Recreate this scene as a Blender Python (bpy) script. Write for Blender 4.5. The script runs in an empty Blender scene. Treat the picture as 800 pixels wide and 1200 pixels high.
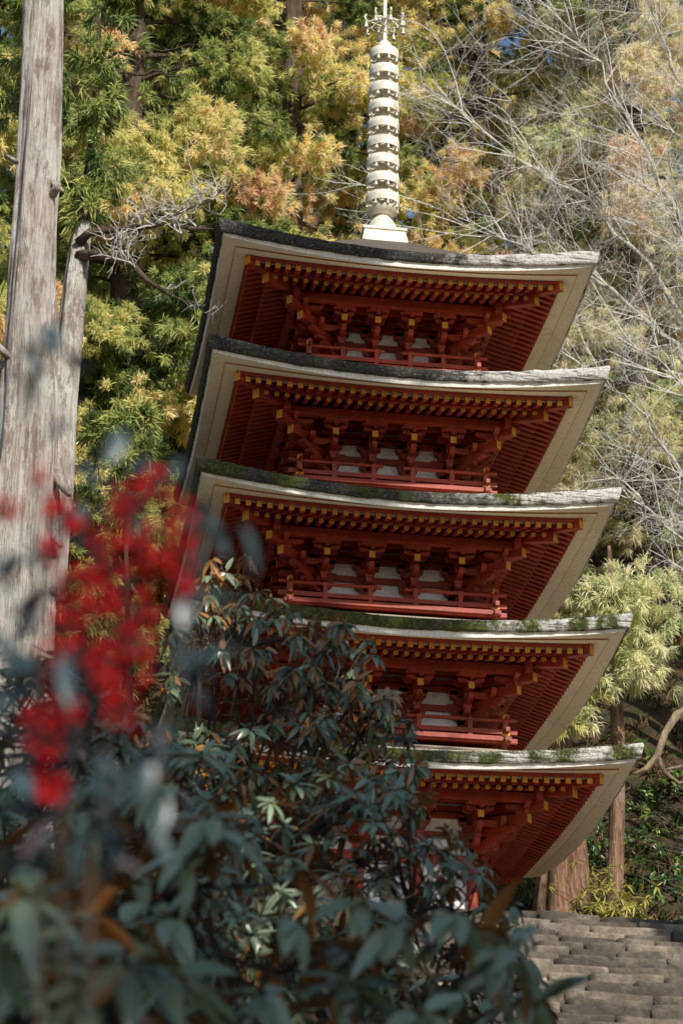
import bpy, math, random
import numpy as np
from mathutils import Vector, noise

random.seed(7)
RNG = np.random.default_rng(7)
PI = math.pi
scene = bpy.context.scene
COL = scene.collection

# ------------------------------------------------------------------ camera
CAM = Vector((-4.309, -28.128, -5.150))
YAW, PITCH, ROLL, FPX = 0.13668, 0.39661, 0.019216, 3039.4
FW = Vector((math.sin(YAW)*math.cos(PITCH), math.cos(YAW)*math.cos(PITCH), math.sin(PITCH)))
_r = Vector((math.cos(YAW), -math.sin(YAW), 0)); _u = _r.cross(FW)
RT = _r*math.cos(ROLL) + _u*math.sin(ROLL)
UP = -_r*math.sin(ROLL) + _u*math.cos(ROLL)

def at(px, py, Y):
    """point of the place seen at pixel (px,py) of the 800x1200 photo, at depth y=Y"""
    d = FW + RT*((px-400)/FPX) + UP*((600-py)/FPX)
    return CAM + d*((Y-CAM.y)/d.y)

def pix(P):
    d = Vector(P)-CAM; w = d.dot(FW)
    if w < .1: return (-9999, -9999)
    return (400+FPX*d.dot(RT)/w, 600-FPX*d.dot(UP)/w)

cd = bpy.data.cameras.new('camera'); cam = bpy.data.objects.new('camera', cd); COL.objects.link(cam)
cd.sensor_fit = 'VERTICAL'; cd.sensor_height = 36; cd.sensor_width = 24
cd.lens = 36*FPX/1200
cd.clip_start = .1; cd.clip_end = 3000
from mathutils import Matrix
M = Matrix((RT, UP, -FW)).transposed().to_4x4(); M.translation = CAM
cam.matrix_world = M
cd.dof.use_dof = True; cd.dof.focus_distance = 29.0; cd.dof.aperture_fstop = 4.6
scene.camera = cam

# ------------------------------------------------------------------ light
SUN_EL = math.radians(34); SUN_AZ = math.radians(20)      # azimuth from -Y towards +X
TOSUN = Vector((math.sin(SUN_AZ)*math.cos(SUN_EL), -math.cos(SUN_AZ)*math.cos(SUN_EL), math.sin(SUN_EL)))
sl = bpy.data.lights.new('sun', 'SUN'); so = bpy.data.objects.new('sun', sl); COL.objects.link(so)
sl.energy = 5.0; sl.angle = math.radians(.53); sl.color = (1, .96, .86)
so.rotation_euler = TOSUN.to_track_quat('Z', 'Y').to_euler()
w = bpy.data.worlds.new('World'); scene.world = w; w.use_nodes = True
nt = w.node_tree
sky = nt.nodes.new('ShaderNodeTexSky'); sky.sky_type = 'NISHITA'; sky.sun_disc = False
sky.sun_elevation = SUN_EL; sky.sun_rotation = math.atan2(TOSUN.x, TOSUN.y)
sky.dust_density = .6; sky.ozone_density = 1.5
nt.links.new(sky.outputs[0], nt.nodes['Background'].inputs[0])
nt.nodes['Background'].inputs[1].default_value = .12
scene.view_settings.view_transform = 'Standard'; scene.view_settings.look = 'None'
scene.view_settings.exposure = 0
scene.cycles.max_bounces = 10; scene.cycles.diffuse_bounces = 8
scene.cycles.transparent_max_bounces = 6
scene.cycles.sample_clamp_indirect = 6

# ------------------------------------------------------------------ materials
class NT:
    def __init__(s, name):
        s.m = bpy.data.materials.new(name); s.m.use_nodes = True
        s.t = s.m.node_tree; s.b = s.t.nodes['Principled BSDF']; s.b.inputs['Roughness'].default_value = .8
        s.tc = s.t.nodes.new('ShaderNodeTexCoord')
    def n(s, k, **kw):
        nd = s.t.nodes.new(k)
        for a, v in kw.items(): setattr(nd, a, v)
        return nd
    def L(s, a, b): s.t.links.new(a, b)
    def noise(s, scale, detail=6, rough=.6, vec=None, stretch=None):
        nd = s.n('ShaderNodeTexNoise'); nd.inputs['Scale'].default_value = scale
        nd.inputs['Detail'].default_value = detail; nd.inputs['Roughness'].default_value = rough
        src = vec or s.tc.outputs['Object']
        if stretch:
            mp = s.n('ShaderNodeMapping'); mp.inputs['Scale'].default_value = stretch
            s.L(src, mp.inputs[0]); src = mp.outputs[0]
        s.L(src, nd.inputs['Vector']); return nd.outputs['Fac']
    def ramp(s, fac, stops, interp='LINEAR'):
        r = s.n('ShaderNodeValToRGB'); r.color_ramp.interpolation = interp
        e = r.color_ramp.elements
        while len(e) < len(stops): e.new(.5)
        for el, (p, c) in zip(e, stops):
            el.position = p; el.color = (c[0], c[1], c[2], 1) if not isinstance(c, (int, float)) else (c, c, c, 1)
        s.L(fac, r.inputs[0]); return r.outputs[0]
    def mix(s, f, a, b, mode='MIX'):
        m = s.n('ShaderNodeMix'); m.data_type = 'RGBA'; m.blend_type = mode
        for i, v in ((0, f), (6, a), (7, b)):
            if isinstance(v, bpy.types.NodeSocket): s.L(v, m.inputs[i])
            elif i == 0: m.inputs[0].default_value = v
            else: m.inputs[i].default_value = (v[0], v[1], v[2], 1)
        return m.outputs[2]
    def math(s, op, a, b=0.0):
        m = s.n('ShaderNodeMath', operation=op)
        for i, v in ((0, a), (1, b)):
            if isinstance(v, bpy.types.NodeSocket): s.L(v, m.inputs[i])
            else: m.inputs[i].default_value = v
        return m.outputs[0]
    def bump(s, h, dist=.01, strength=.6):
        b = s.n('ShaderNodeBump'); b.inputs['Distance'].default_value = dist; b.inputs['Strength'].default_value = strength
        s.L(h, b.inputs['Height']); s.L(b.outputs[0], s.b.inputs['Normal'])
    def col(s, c): s.L(c, s.b.inputs['Base Color'])

def paint(name, c, dirt=(.08, .06, .05), amt=.35, rough=.65, scale=3, lo=.5, hi=.8, wear=None):
    n = NT(name)
    f = n.ramp(n.noise(scale, 8, .7), [(lo, 0.0), (hi, 1.0)])
    f2 = n.ramp(n.noise(scale*9, 5, .6), [(.3, .75), (.7, 1.1)])
    k = n.mix(n.math('MULTIPLY', f, amt), c, dirt)
    k = n.mix(1.0, k, f2, 'MULTIPLY')
    if wear:
        fw = n.ramp(n.noise(scale*2.3, 9, .75), [(.60, 0.0), (.68, 1.0)])
        k = n.mix(n.math('MULTIPLY', fw, .5), k, wear)
    n.col(k); n.b.inputs['Roughness'].default_value = rough
    n.bump(n.noise(scale*14, 4), .003, .5)
    return n.m

RED = paint('vermilion_paint', (.38, .042, .015), (.09, .014, .007), .8, .55, 2.5, .42, .75, wear=(.42, .11, .05))
DKRED = paint('dark_red_board', (.36, .04, .014), (.06, .012, .01), .6, .7, 3, .4, .7)
OCHRE = paint('ochre_end_paint', (.80, .36, .03), (.35, .18, .06), .5, .6, 6, .4, .8)
WHITE = paint('white_fascia_paint', (.86, .83, .76), (.45, .36, .26), .45, .7, 4, .45, .8, wear=(.42, .33, .22))
PLASTER = paint('white_plaster', (.97, .97, .98), (.75, .72, .68), .15, .8, 3)
BROWNTRIM = paint('brown_trim', (.42, .17, .04), (.2, .07, .03), .5, .7, 5)
BLACK = paint('dark_lattice', (.03, .025, .02), (.01, .01, .01), .5, .8, 5)

def soffit_mat():
    n = NT('cream_soffit_board')
    v = n.noise(1.2, 9, .8, stretch=(1, 1, 1))
    f = n.ramp(v, [(.42, 0.0), (.54, .35), (.64, .9)])
    f2 = n.ramp(n.noise(14, 8, .8), [(.45, 0.0), (.7, 1.0)])
    k = n.mix(n.math('MULTIPLY', f, f2), (.88, .81, .64), (.46, .30, .14))
    k = n.mix(1.0, k, n.ramp(n.noise(30, 4), [(.3, .85), (.7, 1.05)]), 'MULTIPLY')
    n.col(k); n.bump(n.noise(20, 5), .004, .5); return n.m
SOFFIT = soffit_mat()

def bark_lip(name, moss):
    n = NT(name)
    a = n.noise(4, 10, .75); b = n.noise(34, 10, .8); g = n.noise(2.6, 9, .75)
    lay = n.noise(34, 4, .6, stretch=(.10, .10, 1.0))
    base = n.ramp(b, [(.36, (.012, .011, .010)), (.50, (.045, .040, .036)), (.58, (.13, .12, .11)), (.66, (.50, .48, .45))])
    grey_lit = n.ramp(b, [(.34, (.16, .13, .11)), (.42, (.55, .51, .46)), (.55, (.84, .81, .76))])
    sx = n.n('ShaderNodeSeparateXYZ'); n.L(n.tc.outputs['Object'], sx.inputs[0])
    lit_right = n.math('ADD', n.math('MULTIPLY', sx.outputs[0], .28), a)
    k = n.mix(n.ramp(lit_right, [(.60, 0.0), (.80, 1.0)]), base, grey_lit)  # right end sunlit, left shaded: painted into the lichen and weathered greys
    k = n.mix(n.ramp(lay, [(.38, .85), (.47, 0.0)]), k, (.07, .055, .04))
    mg = n.ramp(n.noise(22, 8, .8), [(.36, (.015, .018, .006)), (.52, (.075, .085, .015)), (.64, (.20, .19, .04)), (.74, (.42, .38, .14))])
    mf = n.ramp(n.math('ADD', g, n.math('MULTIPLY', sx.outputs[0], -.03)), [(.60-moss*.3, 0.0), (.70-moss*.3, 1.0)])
    k = n.mix(mf, k, mg)
    n.col(k); n.b.inputs['Roughness'].default_value = .95
    n.bump(n.math('ADD', b, lay), .03, 1.0); return n.m
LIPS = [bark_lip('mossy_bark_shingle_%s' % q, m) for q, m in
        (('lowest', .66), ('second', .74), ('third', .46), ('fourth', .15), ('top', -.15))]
TOPBARK = paint('pale_bark_shingle_surface', (.50, .43, .33), (.22, .21, .10), .6, .9, 2)

DARKBARK = paint('dark_bark_shingle_surface', (.11, .085, .065), (.05, .05, .03), .6, .9, 2)

def moss_mat():
    n = NT('moss')
    n.col(n.ramp(n.noise(9, 5), [(.3, (.03, .03, .01)), (.55, (.11, .11, .03)), (.75, (.38, .34, .16))])); return n.m
MOSS = moss_mat()

def metal_mat():
    n = NT('weathered_gilt_bronze')
    k = n.ramp(n.noise(9, 8, .7), [(.3, (.34, .28, .18)), (.45, (.70, .64, .52)), (.8, (.90, .86, .78))])
    n.col(k); n.b.inputs['Roughness'].default_value = .6; n.b.inputs['Metallic'].default_value = .1
    n.bump(n.noise(25, 5), .004, .5); return n.m
METAL = metal_mat()

def bark_mat(name, c1, c2, c3, sc=1.0, top=0, patch=.75):
    n = NT(name)
    fib = n.noise(26*sc, 9, .75, stretch=(1, 1, .06))
    fib2 = n.noise(9*sc, 8, .7, stretch=(1, 1, .1))
    big = n.noise(1.3, 7, .7)
    k = n.ramp(fib, [(.3, c1), (.5, c2), (.7, c3)])
    k = n.mix(n.ramp(fib2, [(.35, .75), (.5, 0.0)]), k, tuple(x*.35 for x in c1))
    k = n.mix(n.ramp(big, [(.45, 0.0), (.65, .6)]), k, tuple(min(1, x*1.15) for x in c3))
    pe = n.noise(6*sc, 9, .75, stretch=(1, 1, .28))
    k = n.mix(n.ramp(pe, [(.54, 0.0), (.58, patch)]), k, tuple(x*.7+y*.2 for x, y in zip(c1, c2)))
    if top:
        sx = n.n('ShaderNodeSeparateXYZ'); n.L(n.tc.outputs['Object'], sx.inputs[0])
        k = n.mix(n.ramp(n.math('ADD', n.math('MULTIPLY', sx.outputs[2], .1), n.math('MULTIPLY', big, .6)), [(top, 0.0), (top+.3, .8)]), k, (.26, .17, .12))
    n.col(k); n.b.inputs['Roughness'].default_value = .95
    n.bump(n.math('ADD', fib, n.math('MULTIPLY', n.math('ADD', fib2, pe), 1.6)), .07, 1.0); return n.m
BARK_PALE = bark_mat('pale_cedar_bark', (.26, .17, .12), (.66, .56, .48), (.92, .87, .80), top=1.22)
BARK_RED = bark_mat('red_cedar_bark', (.12, .05, .025), (.36, .19, .11), (.66, .48, .34))
BARK_DARK = bark_mat('dark_cedar_bark', (.05, .03, .02), (.13, .08, .05), (.26, .2, .15))
TWIG = bark_mat('lichen_white_twig', (.80, .68, .54), (.98, .90, .78), (.99, .96, .90), patch=0)
TWIG2 = bark_mat('brown_twig', (.06, .04, .03), (.16, .11, .08), (.3, .24, .18))

def leafy(name, stops, trans=.35, rough=.55, under=None, spec=.3, var=.35):
    n = NT(name)
    at_ = n.n('ShaderNodeAttribute', attribute_name='tint')
    k = n.ramp(at_.outputs['Fac'], stops)
    k = n.mix(1.0, k, n.ramp(n.noise(1.1, 4), [(.3, 1-var), (.62, 1.0)]), 'MULTIPLY')
    if under:
        ge = n.n('ShaderNodeNewGeometry')
        k = n.mix(ge.outputs['Backfacing'], k, under)
    n.col(k); n.b.inputs['Roughness'].default_value = rough
    n.b.inputs['Specular IOR Level'].default_value = spec
    if trans > 0:
        tr = n.n('ShaderNodeBsdfTranslucent'); n.L(k, tr.inputs['Color'])
        ms = n.n('ShaderNodeMixShader'); ms.inputs[0].default_value = trans
        out = [q for q in n.t.nodes if q.type == 'OUTPUT_MATERIAL'][0]
        n.L(n.b.outputs[0], ms.inputs[1]); n.L(tr.outputs[0], ms.inputs[2]); n.L(ms.outputs[0], out.inputs[0])
    return n.m
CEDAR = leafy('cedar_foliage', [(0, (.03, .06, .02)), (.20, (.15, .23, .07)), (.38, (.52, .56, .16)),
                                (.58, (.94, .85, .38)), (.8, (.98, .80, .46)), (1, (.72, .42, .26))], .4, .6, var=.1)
CEDAR_R = leafy('pale_cedar_foliage', [(0, (.16, .24, .09)), (.3, (.50, .56, .26)), (.5, (.94, .90, .56)),
                                       (.75, (.90, .82, .58)), (1, (.84, .60, .44))], .4, .6, var=.1)
RHODO = leafy('rhododendron_leaf', [(0, (.018, .032, .010)), (.35, (.10, .14, .06)), (.6, (.19, .26, .13)), (.85, (.34, .44, .28)), (1, (.46, .22, .06))],
              .10, .30, under=(.46, .18, .045), spec=.9)
BUD = leafy('flower_bud', [(0, (.25, .2, .06)), (1, (.5, .35, .08))], 0, .5)
NANDINA = leafy('nandina_leaf', [(0, (.04, .07, .08)), (.6, (.09, .14, .16)), (1, (.4, .03, .04))], .15, .35, spec=.6)  # bluish: sky reflection on the leaves is put into their colour
BERRY = leafy('red_berry', [(0, (.36, .002, .010)), (1, (.62, .006, .016))], 0, .7, spec=.15)
SHRUBM = leafy('broadleaf_green', [(0, (.02, .05, .015)), (.5, (.06, .14, .03)), (.85, (.2, .28, .05)), (1, (.35, .30, .08))], .3, .35, spec=.5)
SASA = leafy('yellow_green_leaf', [(0, (.28, .32, .05)), (.6, (.50, .46, .10)), (1, (.60, .45, .14))], .35, .5)
FERN = leafy('undergrowth', [(0, (.02, .035, .01)), (.4, (.08, .10, .02)), (.7, (.22, .13, .05)), (1, (.38, .22, .10))], .25, .7)

def stone_mat(name, c1, c2, c3, moss=.2):
    n = NT(name)
    oi = n.n('ShaderNodeAttribute', attribute_name='tint')
    a = n.noise(3.2, 9, .7); b = n.noise(22, 7, .7)
    k = n.ramp(a, [(.3, c1), (.5, c2), (.72, c3)])
    k = n.mix(1.0, k, n.ramp(b, [(.25, .55), (.7, 1.25)]), 'MULTIPLY')
    k = n.mix(1.0, k, n.ramp(oi.outputs['Fac'], [(0, .55), (.8, 1.2), (1, 2.0)]), 'MULTIPLY')
    k = n.mix(n.ramp(n.noise(2.3, 8, .75), [(.58, 0.0), (.66, moss)]), k, (.07, .07, .02))
    n.col(k); n.b.inputs['Roughness'].default_value = .9
    n.bump(n.math('ADD', a, b), .02, .8); return n.m
STONE = stone_mat('weathered_step_stone', (.05, .038, .028), (.135, .108, .083), (.32, .26, .20), .5)

def ground_mat():
    n = NT('forest_floor')
    k = n.ramp(n.noise(7, 10, .8), [(.3, (.018, .012, .008)), (.48, (.07, .04, .022)), (.6, (.16, .09, .045)), (.75, (.28, .17, .09))])
    k = n.mix(n.ramp(n.noise(.8, 7, .7), [(.5, 0.0), (.62, .8)]), k, (.05, .06, .015))
    n.col(k); n.b.inputs['Roughness'].default_value = 1
    n.bump(n.noise(9, 8, .8), .08, .9); return n.m
GROUND = ground_mat()

# ------------------------------------------------------------------ mesh helpers
class MB:
    def __init__(s): s.v = []; s.f = []; s.mi = []; s.t = []
    def vert(s, p): s.v.append((p[0], p[1], p[2])); return len(s.v)-1
    def face(s, idx, m=0): s.f.append(tuple(idx)); s.mi.append(m)
    def hexa(s, P, m=0, m_end=None):
        """P: four points of end A (ring) then four of end B; end A gets material m_end"""
        b = len(s.v); [s.vert(p) for p in P]
        s.face((b, b+1, b+2, b+3), m if m_end is None else m_end)
        s.face((b+7, b+6, b+5, b+4), m)
        for i in range(4):
            j = (i+1) % 4; s.face((b+j, b+i, b+4+i, b+4+j), m)
    def prism(s, A, B, m=0, mA=None, mB=None):
        n = len(A); b = len(s.v); [s.vert(p) for p in A]; [s.vert(p) for p in B]
        s.face(range(b, b+n), m if mA is None else mA)
        s.face(range(b+2*n-1, b+n-1, -1), m if mB is None else mB)
        for i in range(n):
            j = (i+1) % n; s.face((b+j, b+i, b+n+i, b+n+j), m)
    def tube(s, pts, rad, n=6, m=0, cap=True, wob=0, ridge=0):
        pts = [Vector(p) for p in pts]; rings = []
        up = Vector((.31, .17, .93)).normalized()
        for i, p in enumerate(pts):
            t = (pts[min(i+1, len(pts)-1)]-pts[max(i-1, 0)]).normalized()
            a = t.cross(up)
            if a.length < .05: a = t.cross(Vector((1, 0, 0)))
            a.normalize(); b = t.cross(a)
            r = rad[i] if hasattr(rad, '__len__') else rad
            ring = []
            for k in range(n):
                an = 2*PI*k/n; rr = r*(1+(wob*(noise.noise(Vector((math.cos(an)*2, math.sin(an)*2, p.z*.35+p.x)))) if wob else 0)
                    +(ridge*(abs(noise.noise(Vector((math.cos(an)*5+3, math.sin(an)*5, p.z*.45))))*2-.5+.6*noise.noise(Vector((math.cos(an)*11, math.sin(an)*11+7, p.z*1.1)))) if ridge else 0))
                ring.append(s.vert(p + (a*math.cos(an)+b*math.sin(an))*rr))
            rings.append(ring)
        for A, B in zip(rings, rings[1:]):
            for k in range(n): s.face((A[k], A[(k+1) % n], B[(k+1) % n], B[k]), m)
        if cap:
            s.face(rings[0][::-1], m); s.face(rings[-1], m)
    def lathe(s, prof, n=24, c=(0, 0), m=0):
        rings = []
        for r, z in prof:
            rings.append([s.vert((c[0]+r*math.cos(2*PI*k/n), c[1]+r*math.sin(2*PI*k/n), z)) for k in range(n)])
        for A, B in zip(rings, rings[1:]):
            for k in range(n): s.face((A[k], A[(k+1) % n], B[(k+1) % n], B[k]), m)
    def box(s, c, d, m=0, jit=0):
        x, y, z = c; a, b, h = d[0]/2, d[1]/2, d[2]/2
        s.hexa([(x-a, y-b, z-h), (x+a, y-b, z-h), (x+a, y-b, z+h), (x-a, y-b, z+h),
                (x-a, y+b, z-h), (x+a, y+b, z-h), (x+a, y+b, z+h), (x-a, y+b, z+h)], m)
    def build(s, name, mats, parent=None, smooth=False, bevel=0, local=None):
        me = bpy.data.meshes.new(name)
        V = s.v
        if local is not None: V = [(a-local[0], b-local[1], c-local[2]) for a, b, c in V]
        me.from_pydata(V, [], s.f)
        if not isinstance(mats, (list, tuple)): mats = [mats]
        for m in mats: me.materials.append(m)
        if any(s.mi): me.polygons.foreach_set('material_index', s.mi)
        if smooth: me.polygons.foreach_set('use_smooth', [True]*len(s.f))
        me.update()
        import bmesh
        bm = bmesh.new(); bm.from_mesh(me); bmesh.ops.recalc_face_normals(bm, faces=bm.faces); bm.to_mesh(me); bm.free()
        o = bpy.data.objects.new(name, me); COL.objects.link(o)
        if parent: o.parent = parent
        if bevel:
            mo = o.modifiers.new('bevel', 'BEVEL'); mo.width = bevel; mo.segments = 2; mo.limit_method = 'ANGLE'
        return o

def np_mesh(name, V, F, mat, parent=None, tint=None, smooth=False):
    """V (n,3), F list of arrays with 3 or 4 columns"""
    me = bpy.data.meshes.new(name); me.vertices.add(len(V)); me.vertices.foreach_set('co', np.asarray(V, np.float32).ravel())
    idx = np.concatenate([f.ravel() for f in F]); tot = np.concatenate([np.full(len(f), f.shape[1]) for f in F])
    me.loops.add(len(idx)); me.loops.foreach_set('vertex_index', idx.astype(np.int32))
    me.polygons.add(len(tot)); st = np.concatenate([[0], np.cumsum(tot)[:-1]])
    me.polygons.foreach_set('loop_start', st.astype(np.int32)); me.polygons.foreach_set('loop_total', tot.astype(np.int32))
    if smooth: me.polygons.foreach_set('use_smooth', np.ones(len(tot), bool))
    me.update(calc_edges=True)
    if tint is not None:
        a = me.attributes.new('tint', 'FLOAT', 'POINT'); a.data.foreach_set('value', np.asarray(tint, np.float32))
    me.materials.append(mat)
    o = bpy.data.objects.new(name, me); COL.objects.link(o)
    if parent: o.parent = parent
    return o

def empty(name, loc=(0, 0, 0), label=None, cat=None, group=None, kind=None):
    o = bpy.data.objects.new(name, None); COL.objects.link(o); o.location = loc
    tag(o, label, cat, group, kind); return o
def tag(o, label=None, cat=None, group=None, kind=None):
    if label: o['label'] = label
    if cat: o['category'] = cat
    if group: o['group'] = group
    if kind: o['kind'] = kind
    return o

# ------------------------------------------------------------------ PAGODA
WS = [2.50, 2.437, 2.364, 2.289, 2.217]
ZS = [3.288, 4.777, 6.288, 7.819, 9.338]
HB = [.945, .86, .77, .685, .60]
pagoda = empty('pagoda', (0, 0, 0), 'five-storied red wooden pagoda with mossy bark roofs and white eave boards', 'pagoda')

def T(k):
    return [lambda u, v, z: (u, -v, z), lambda u, v, z: (v, u, z),
            lambda u, v, z: (-u, v, z), lambda u, v, z: (-v, -u, z)][k]

def lift(s, amt): return amt*abs(s)**1.9

def sweep(mb, sec, W, Z, m=0, N=44, close=False, jit=None):
    """sec: list of (inset, z_centre, z_corner) swept round the four sides"""
    for k in range(4):
        t = T(k); rows = []
        for (ins, zc, zk) in sec:
            v = W-ins; row = []
            for i in range(N+1):
                s_ = -1+2*i/N
                z = Z+zc+(zk-zc)*abs(s_)**1.9
                u = s_*v; vv = v
                if jit and 0 < i < N:
                    q = jit*min(1, (1-abs(s_))*12)
                    P = t(u, v, z)
                    z += q*(noise.noise(Vector(P)*6)+.6*noise.noise(Vector(P)*17)); vv += q*.8*noise.noise(Vector(P)*11+Vector((5, 5, 5)))
                row.append(mb.vert(t(u, vv, z)))
            rows.append(row)
        if close: rows.append(rows[0])
        for A, B in zip(rows, rows[1:]):
            for i in range(N): mb.face((A[i], A[i+1], B[i+1], B[i]), m)

def beam(mb, t, A, B, w, h, m=0, mend=None, n=4):
    """bar from A to B, both (u,v,z); cross axis horizontal w, vertical h"""
    du, dv = B[0]-A[0], B[1]-A[1]; L = math.hypot(du, dv) or 1
    pu, pv = -dv/L, du/L
    def ring(P):
        if n == 4: off = [(-.5, -.5), (.5, -.5), (.5, .5), (-.5, .5)]
        else: off = [(.5*math.cos(2*PI*(i+.5)/n), .5*math.sin(2*PI*(i+.5)/n)) for i in range(n)]
        return [t(P[0]+pu*w*a, P[1]+pv*w*a, P[2]+h*b) for a, b in off]
    mb.prism(ring(A), ring(B), m, mA=mend)

def boat(mb, t, c, d, L, z0, z1, wd, m=0):
    """bracket arm centred at c=(u,v) along unit d, half length L, curved lower ends, thickness wd"""
    h = z1-z0
    prof = [(-L, z1), (-L, z0+.5*h), (-.9*L, z0+.25*h), (-.75*L, z0+.07*h), (-.55*L, z0), (.55*L, z0), (.75*L, z0+.07*h), (.9*L, z0+.25*h), (L, z0+.5*h), (L, z1)]
    px, py = -d[1]*wd/2, d[0]*wd/2
    A = [t(c[0]+d[0]*s_+px, c[1]+d[1]*s_+py, z) for s_, z in prof]
    B = [t(c[0]+d[0]*s_-px, c[1]+d[1]*s_-py, z) for s_, z in prof]
    mb.prism(A, B, m)

def block(mb, t, c, z0, z1, wd, m=0, rot=0):
    """bearing block with tapered foot"""
    zm = z0+(z1-z0)*.45; a = wd/2; b = a*.72
    def sq(r, z):
        return [t(c[0]+r*(math.cos(rot)*x-math.sin(rot)*y), c[1]+r*(math.sin(rot)*x+math.cos(rot)*y), z) for x, y in ((-1, -1), (1, -1), (1, 1), (-1, 1))]
    mb.prism(sq(b, z0), sq(a, zm), m); mb.prism(sq(a, zm), sq(a, z1), m)

n_fly = n_base = 0
late_fly, late_base = MB(), MB()
ORD = ['lowest', 'second', 'third', 'fourth', 'topmost']
order_priority = [2, 3, 4, 1, 0]
for i in order_priority:
    W, Z, hb = WS[i], ZS[i], HB[i]
    hbn = HB[i+1] if i < 4 else .28
    # roof surface and lip
    mb = MB()
    if i < 4:
        rv = W-(hbn+.30)
        q = (0, .35, .7, 1)[i]; surf = [(rv, .26+.14*q, .26+.14*q), (rv*.6, .02+.10*q, .05+.09*q), (rv*.3, -.10+.04*q, -.02+.04*q)]
    else:
        rv = W-.25
        surf = [(rv, .97, .97), (rv*.8, .68, .69), (rv*.55, .32, .34), (rv*.3, .03, .08)]
    sweep(mb, surf+[(.14, -.175, -.02), (.05, -.222, -.004), (.012, -.232, 0)], W, Z, 1, 60)
    sweep(mb, [(.012, -.232, 0), (0, -.25, -.02), (.008, -.285, -.07), (.02, -.315, -.12), (.035, -.345, -.165), (.12, -.345, -.165)], W, Z, 0, 90, jit=.012)
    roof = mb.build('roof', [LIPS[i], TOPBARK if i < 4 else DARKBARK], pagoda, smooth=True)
    roof['label'] = '%s roof with thick bark-shingle edge' % ORD[i] if i != 4 else 'topmost roof with dark bark-shingle edge'
    # moss tufts along the lip
    if i < 4:
        dens = [1500, 1300, 800, 200][i]; P = []
        tv = []; tf = []
        for q in range(dens):
            k = random.choice((0, 0, 0, 1, 3)); t = T(k); s_ = random.uniform(-.97, .97)
            if noise.noise(Vector((s_*4+k*7, i*3.3, 0)))+.25*(3-i)*.5 < -.05 and random.random() < .8: continue
            ins = random.uniform(.0, .16); z = Z-.232+.232*abs(s_)**1.9 + (0 if ins < .05 else .02*(ins/.16)+.01)
            ang = random.uniform(0, 2*PI); r = random.uniform(.008, .020); hh = random.uniform(.002, .016)
            c = t(s_*(W-ins), W-ins, z-.012)
            b = len(tv)
            for a in range(3): tv.append((c[0]+r*math.cos(ang+a*2.1), c[1]+r*math.sin(ang+a*2.1), c[2]))
            tv.append((c[0]+random.uniform(-.01, .01), c[1]+random.uniform(-.01, .01), c[2]+hh+.012))
            tf += [(b, b+1, b+3), (b+1, b+2, b+3), (b+2, b, b+3)]
        me = np_mesh('moss', np.array(tv), [np.array(tf)], MOSS, roof); me['kind'] = 'stuff'
    # fascia, soffit, trim, beams
    mb = MB(); sweep(mb, [(.056, -.340, -.160), (.066, -.36, -.17), (.076, -.404, -.197), (.088, -.406, -.198)], W, Z, 0)
    sweep(mb, [(.088, -.406, -.198), (.222, -.335, -.235)], W, Z, 1)
    mb.build('fascia', [WHITE, SOFFIT], roof)
    mb = MB(); sweep(mb, [(.2245, -.350, -.250), (.37, -.315, -.257), (.37, -.28, -.21)], W, Z, 0)
    mb.build('soffit', SOFFIT, roof)
    mb = MB(); sweep(mb, [(.222, -.32, -.22), (.222, -.352, -.252), (.2245, -.352, -.252), (.2245, -.32, -.22)], W, Z, 0)
    mb.build('eave_trim', BROWNTRIM, roof)
    mb = MB(); sweep(mb, [(.372, -.27, -.20), (.372, -.355, -.295), (.41, -.355, -.297), (.41, -.27, -.20)], W, Z, 0)
    sweep(mb, [(.63, -.25, -.19), (.63, -.372, -.318), (.69, -.372, -.318), (.69, -.25, -.19)], W, Z, 0)
    mb.build('eave_beam', RED, roof)
    mb = MB(); sweep(mb, [(.45, -.320, -.26), (.45, -.368, -.30), (.456, -.368, -.30), (.456, -.320, -.26)], W, Z, 0)
    mb.build('gap_board', WHITE, roof)
    mb = MB(); sweep(mb, [(.40, -.335, -.275), (.66, -.255, -.20)], W, Z, 0)
    vin = W-(hb-.05)
    sweep(mb, [(.66, -.36, -.31), (vin, -.36+(vin-.66)*.28, -.34+(vin-.66)*.28)], W, Z, 0)
    mb.build('roof_boarding', DKRED, roof)
    # rafters
    n = int(round(2*(W-.46)/.121)); RL = .055
    for k in range(4):
        t = T(k)
        for j in range(n+1):
            u = -(W-.50)+2*(W-.50)*j/n
            lf = lift(u/(W-.4), RL); vi = max(W-.80, abs(u)+.02)
            if vi < W-.43:
                ve = W-.398; 
                tgt = MB() if (k == 0 and n_fly < 100) else late_fly
                beam(tgt, t, (u, ve, Z-.388+lf), (u, vi, Z-.388+.30*(ve-vi)+lf), .056, .066, 0, 1)
                if tgt is not late_fly:
                    tgt.build('flying_rafter', [RED, OCHRE], roof, bevel=0); n_fly += 1
            u2 = u
            if abs(u2) < W-.66:
                ve = W-.645; vi = max(hb-.04, abs(u2)+.02)
                if vi < ve-.02:
                    tgt = MB() if (k == 0 and n_base < 100) else late_base
                    beam(tgt, t, (u2, ve, Z-.408+lf), (u2, vi, Z-.408+.28*(ve-vi)+lf), .062, .062, 0, 1, n=10)
                    if tgt is not late_base:
                        tgt.build('base_rafter', [RED, OCHRE], roof); n_base += 1
    # hip rafters (one per corner)
    for k in range(4):
        t = T(k); mb = MB(); a1 = W-.375
        beam(mb, t, (a1, a1, Z-.322), (W-.85, W-.85, Z-.27), .085, .11, 0, 1)
        a2 = W-.615
        beam(mb, t, (a2, a2, Z-.405), (hb, hb, Z-.405+.27*(a2-hb)), .095, .12, 0, 1)
        mb.build('hip_rafter', [RED, OCHRE], roof)
    # purlins
    pv = hb+.60
    mb = MB()
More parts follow.
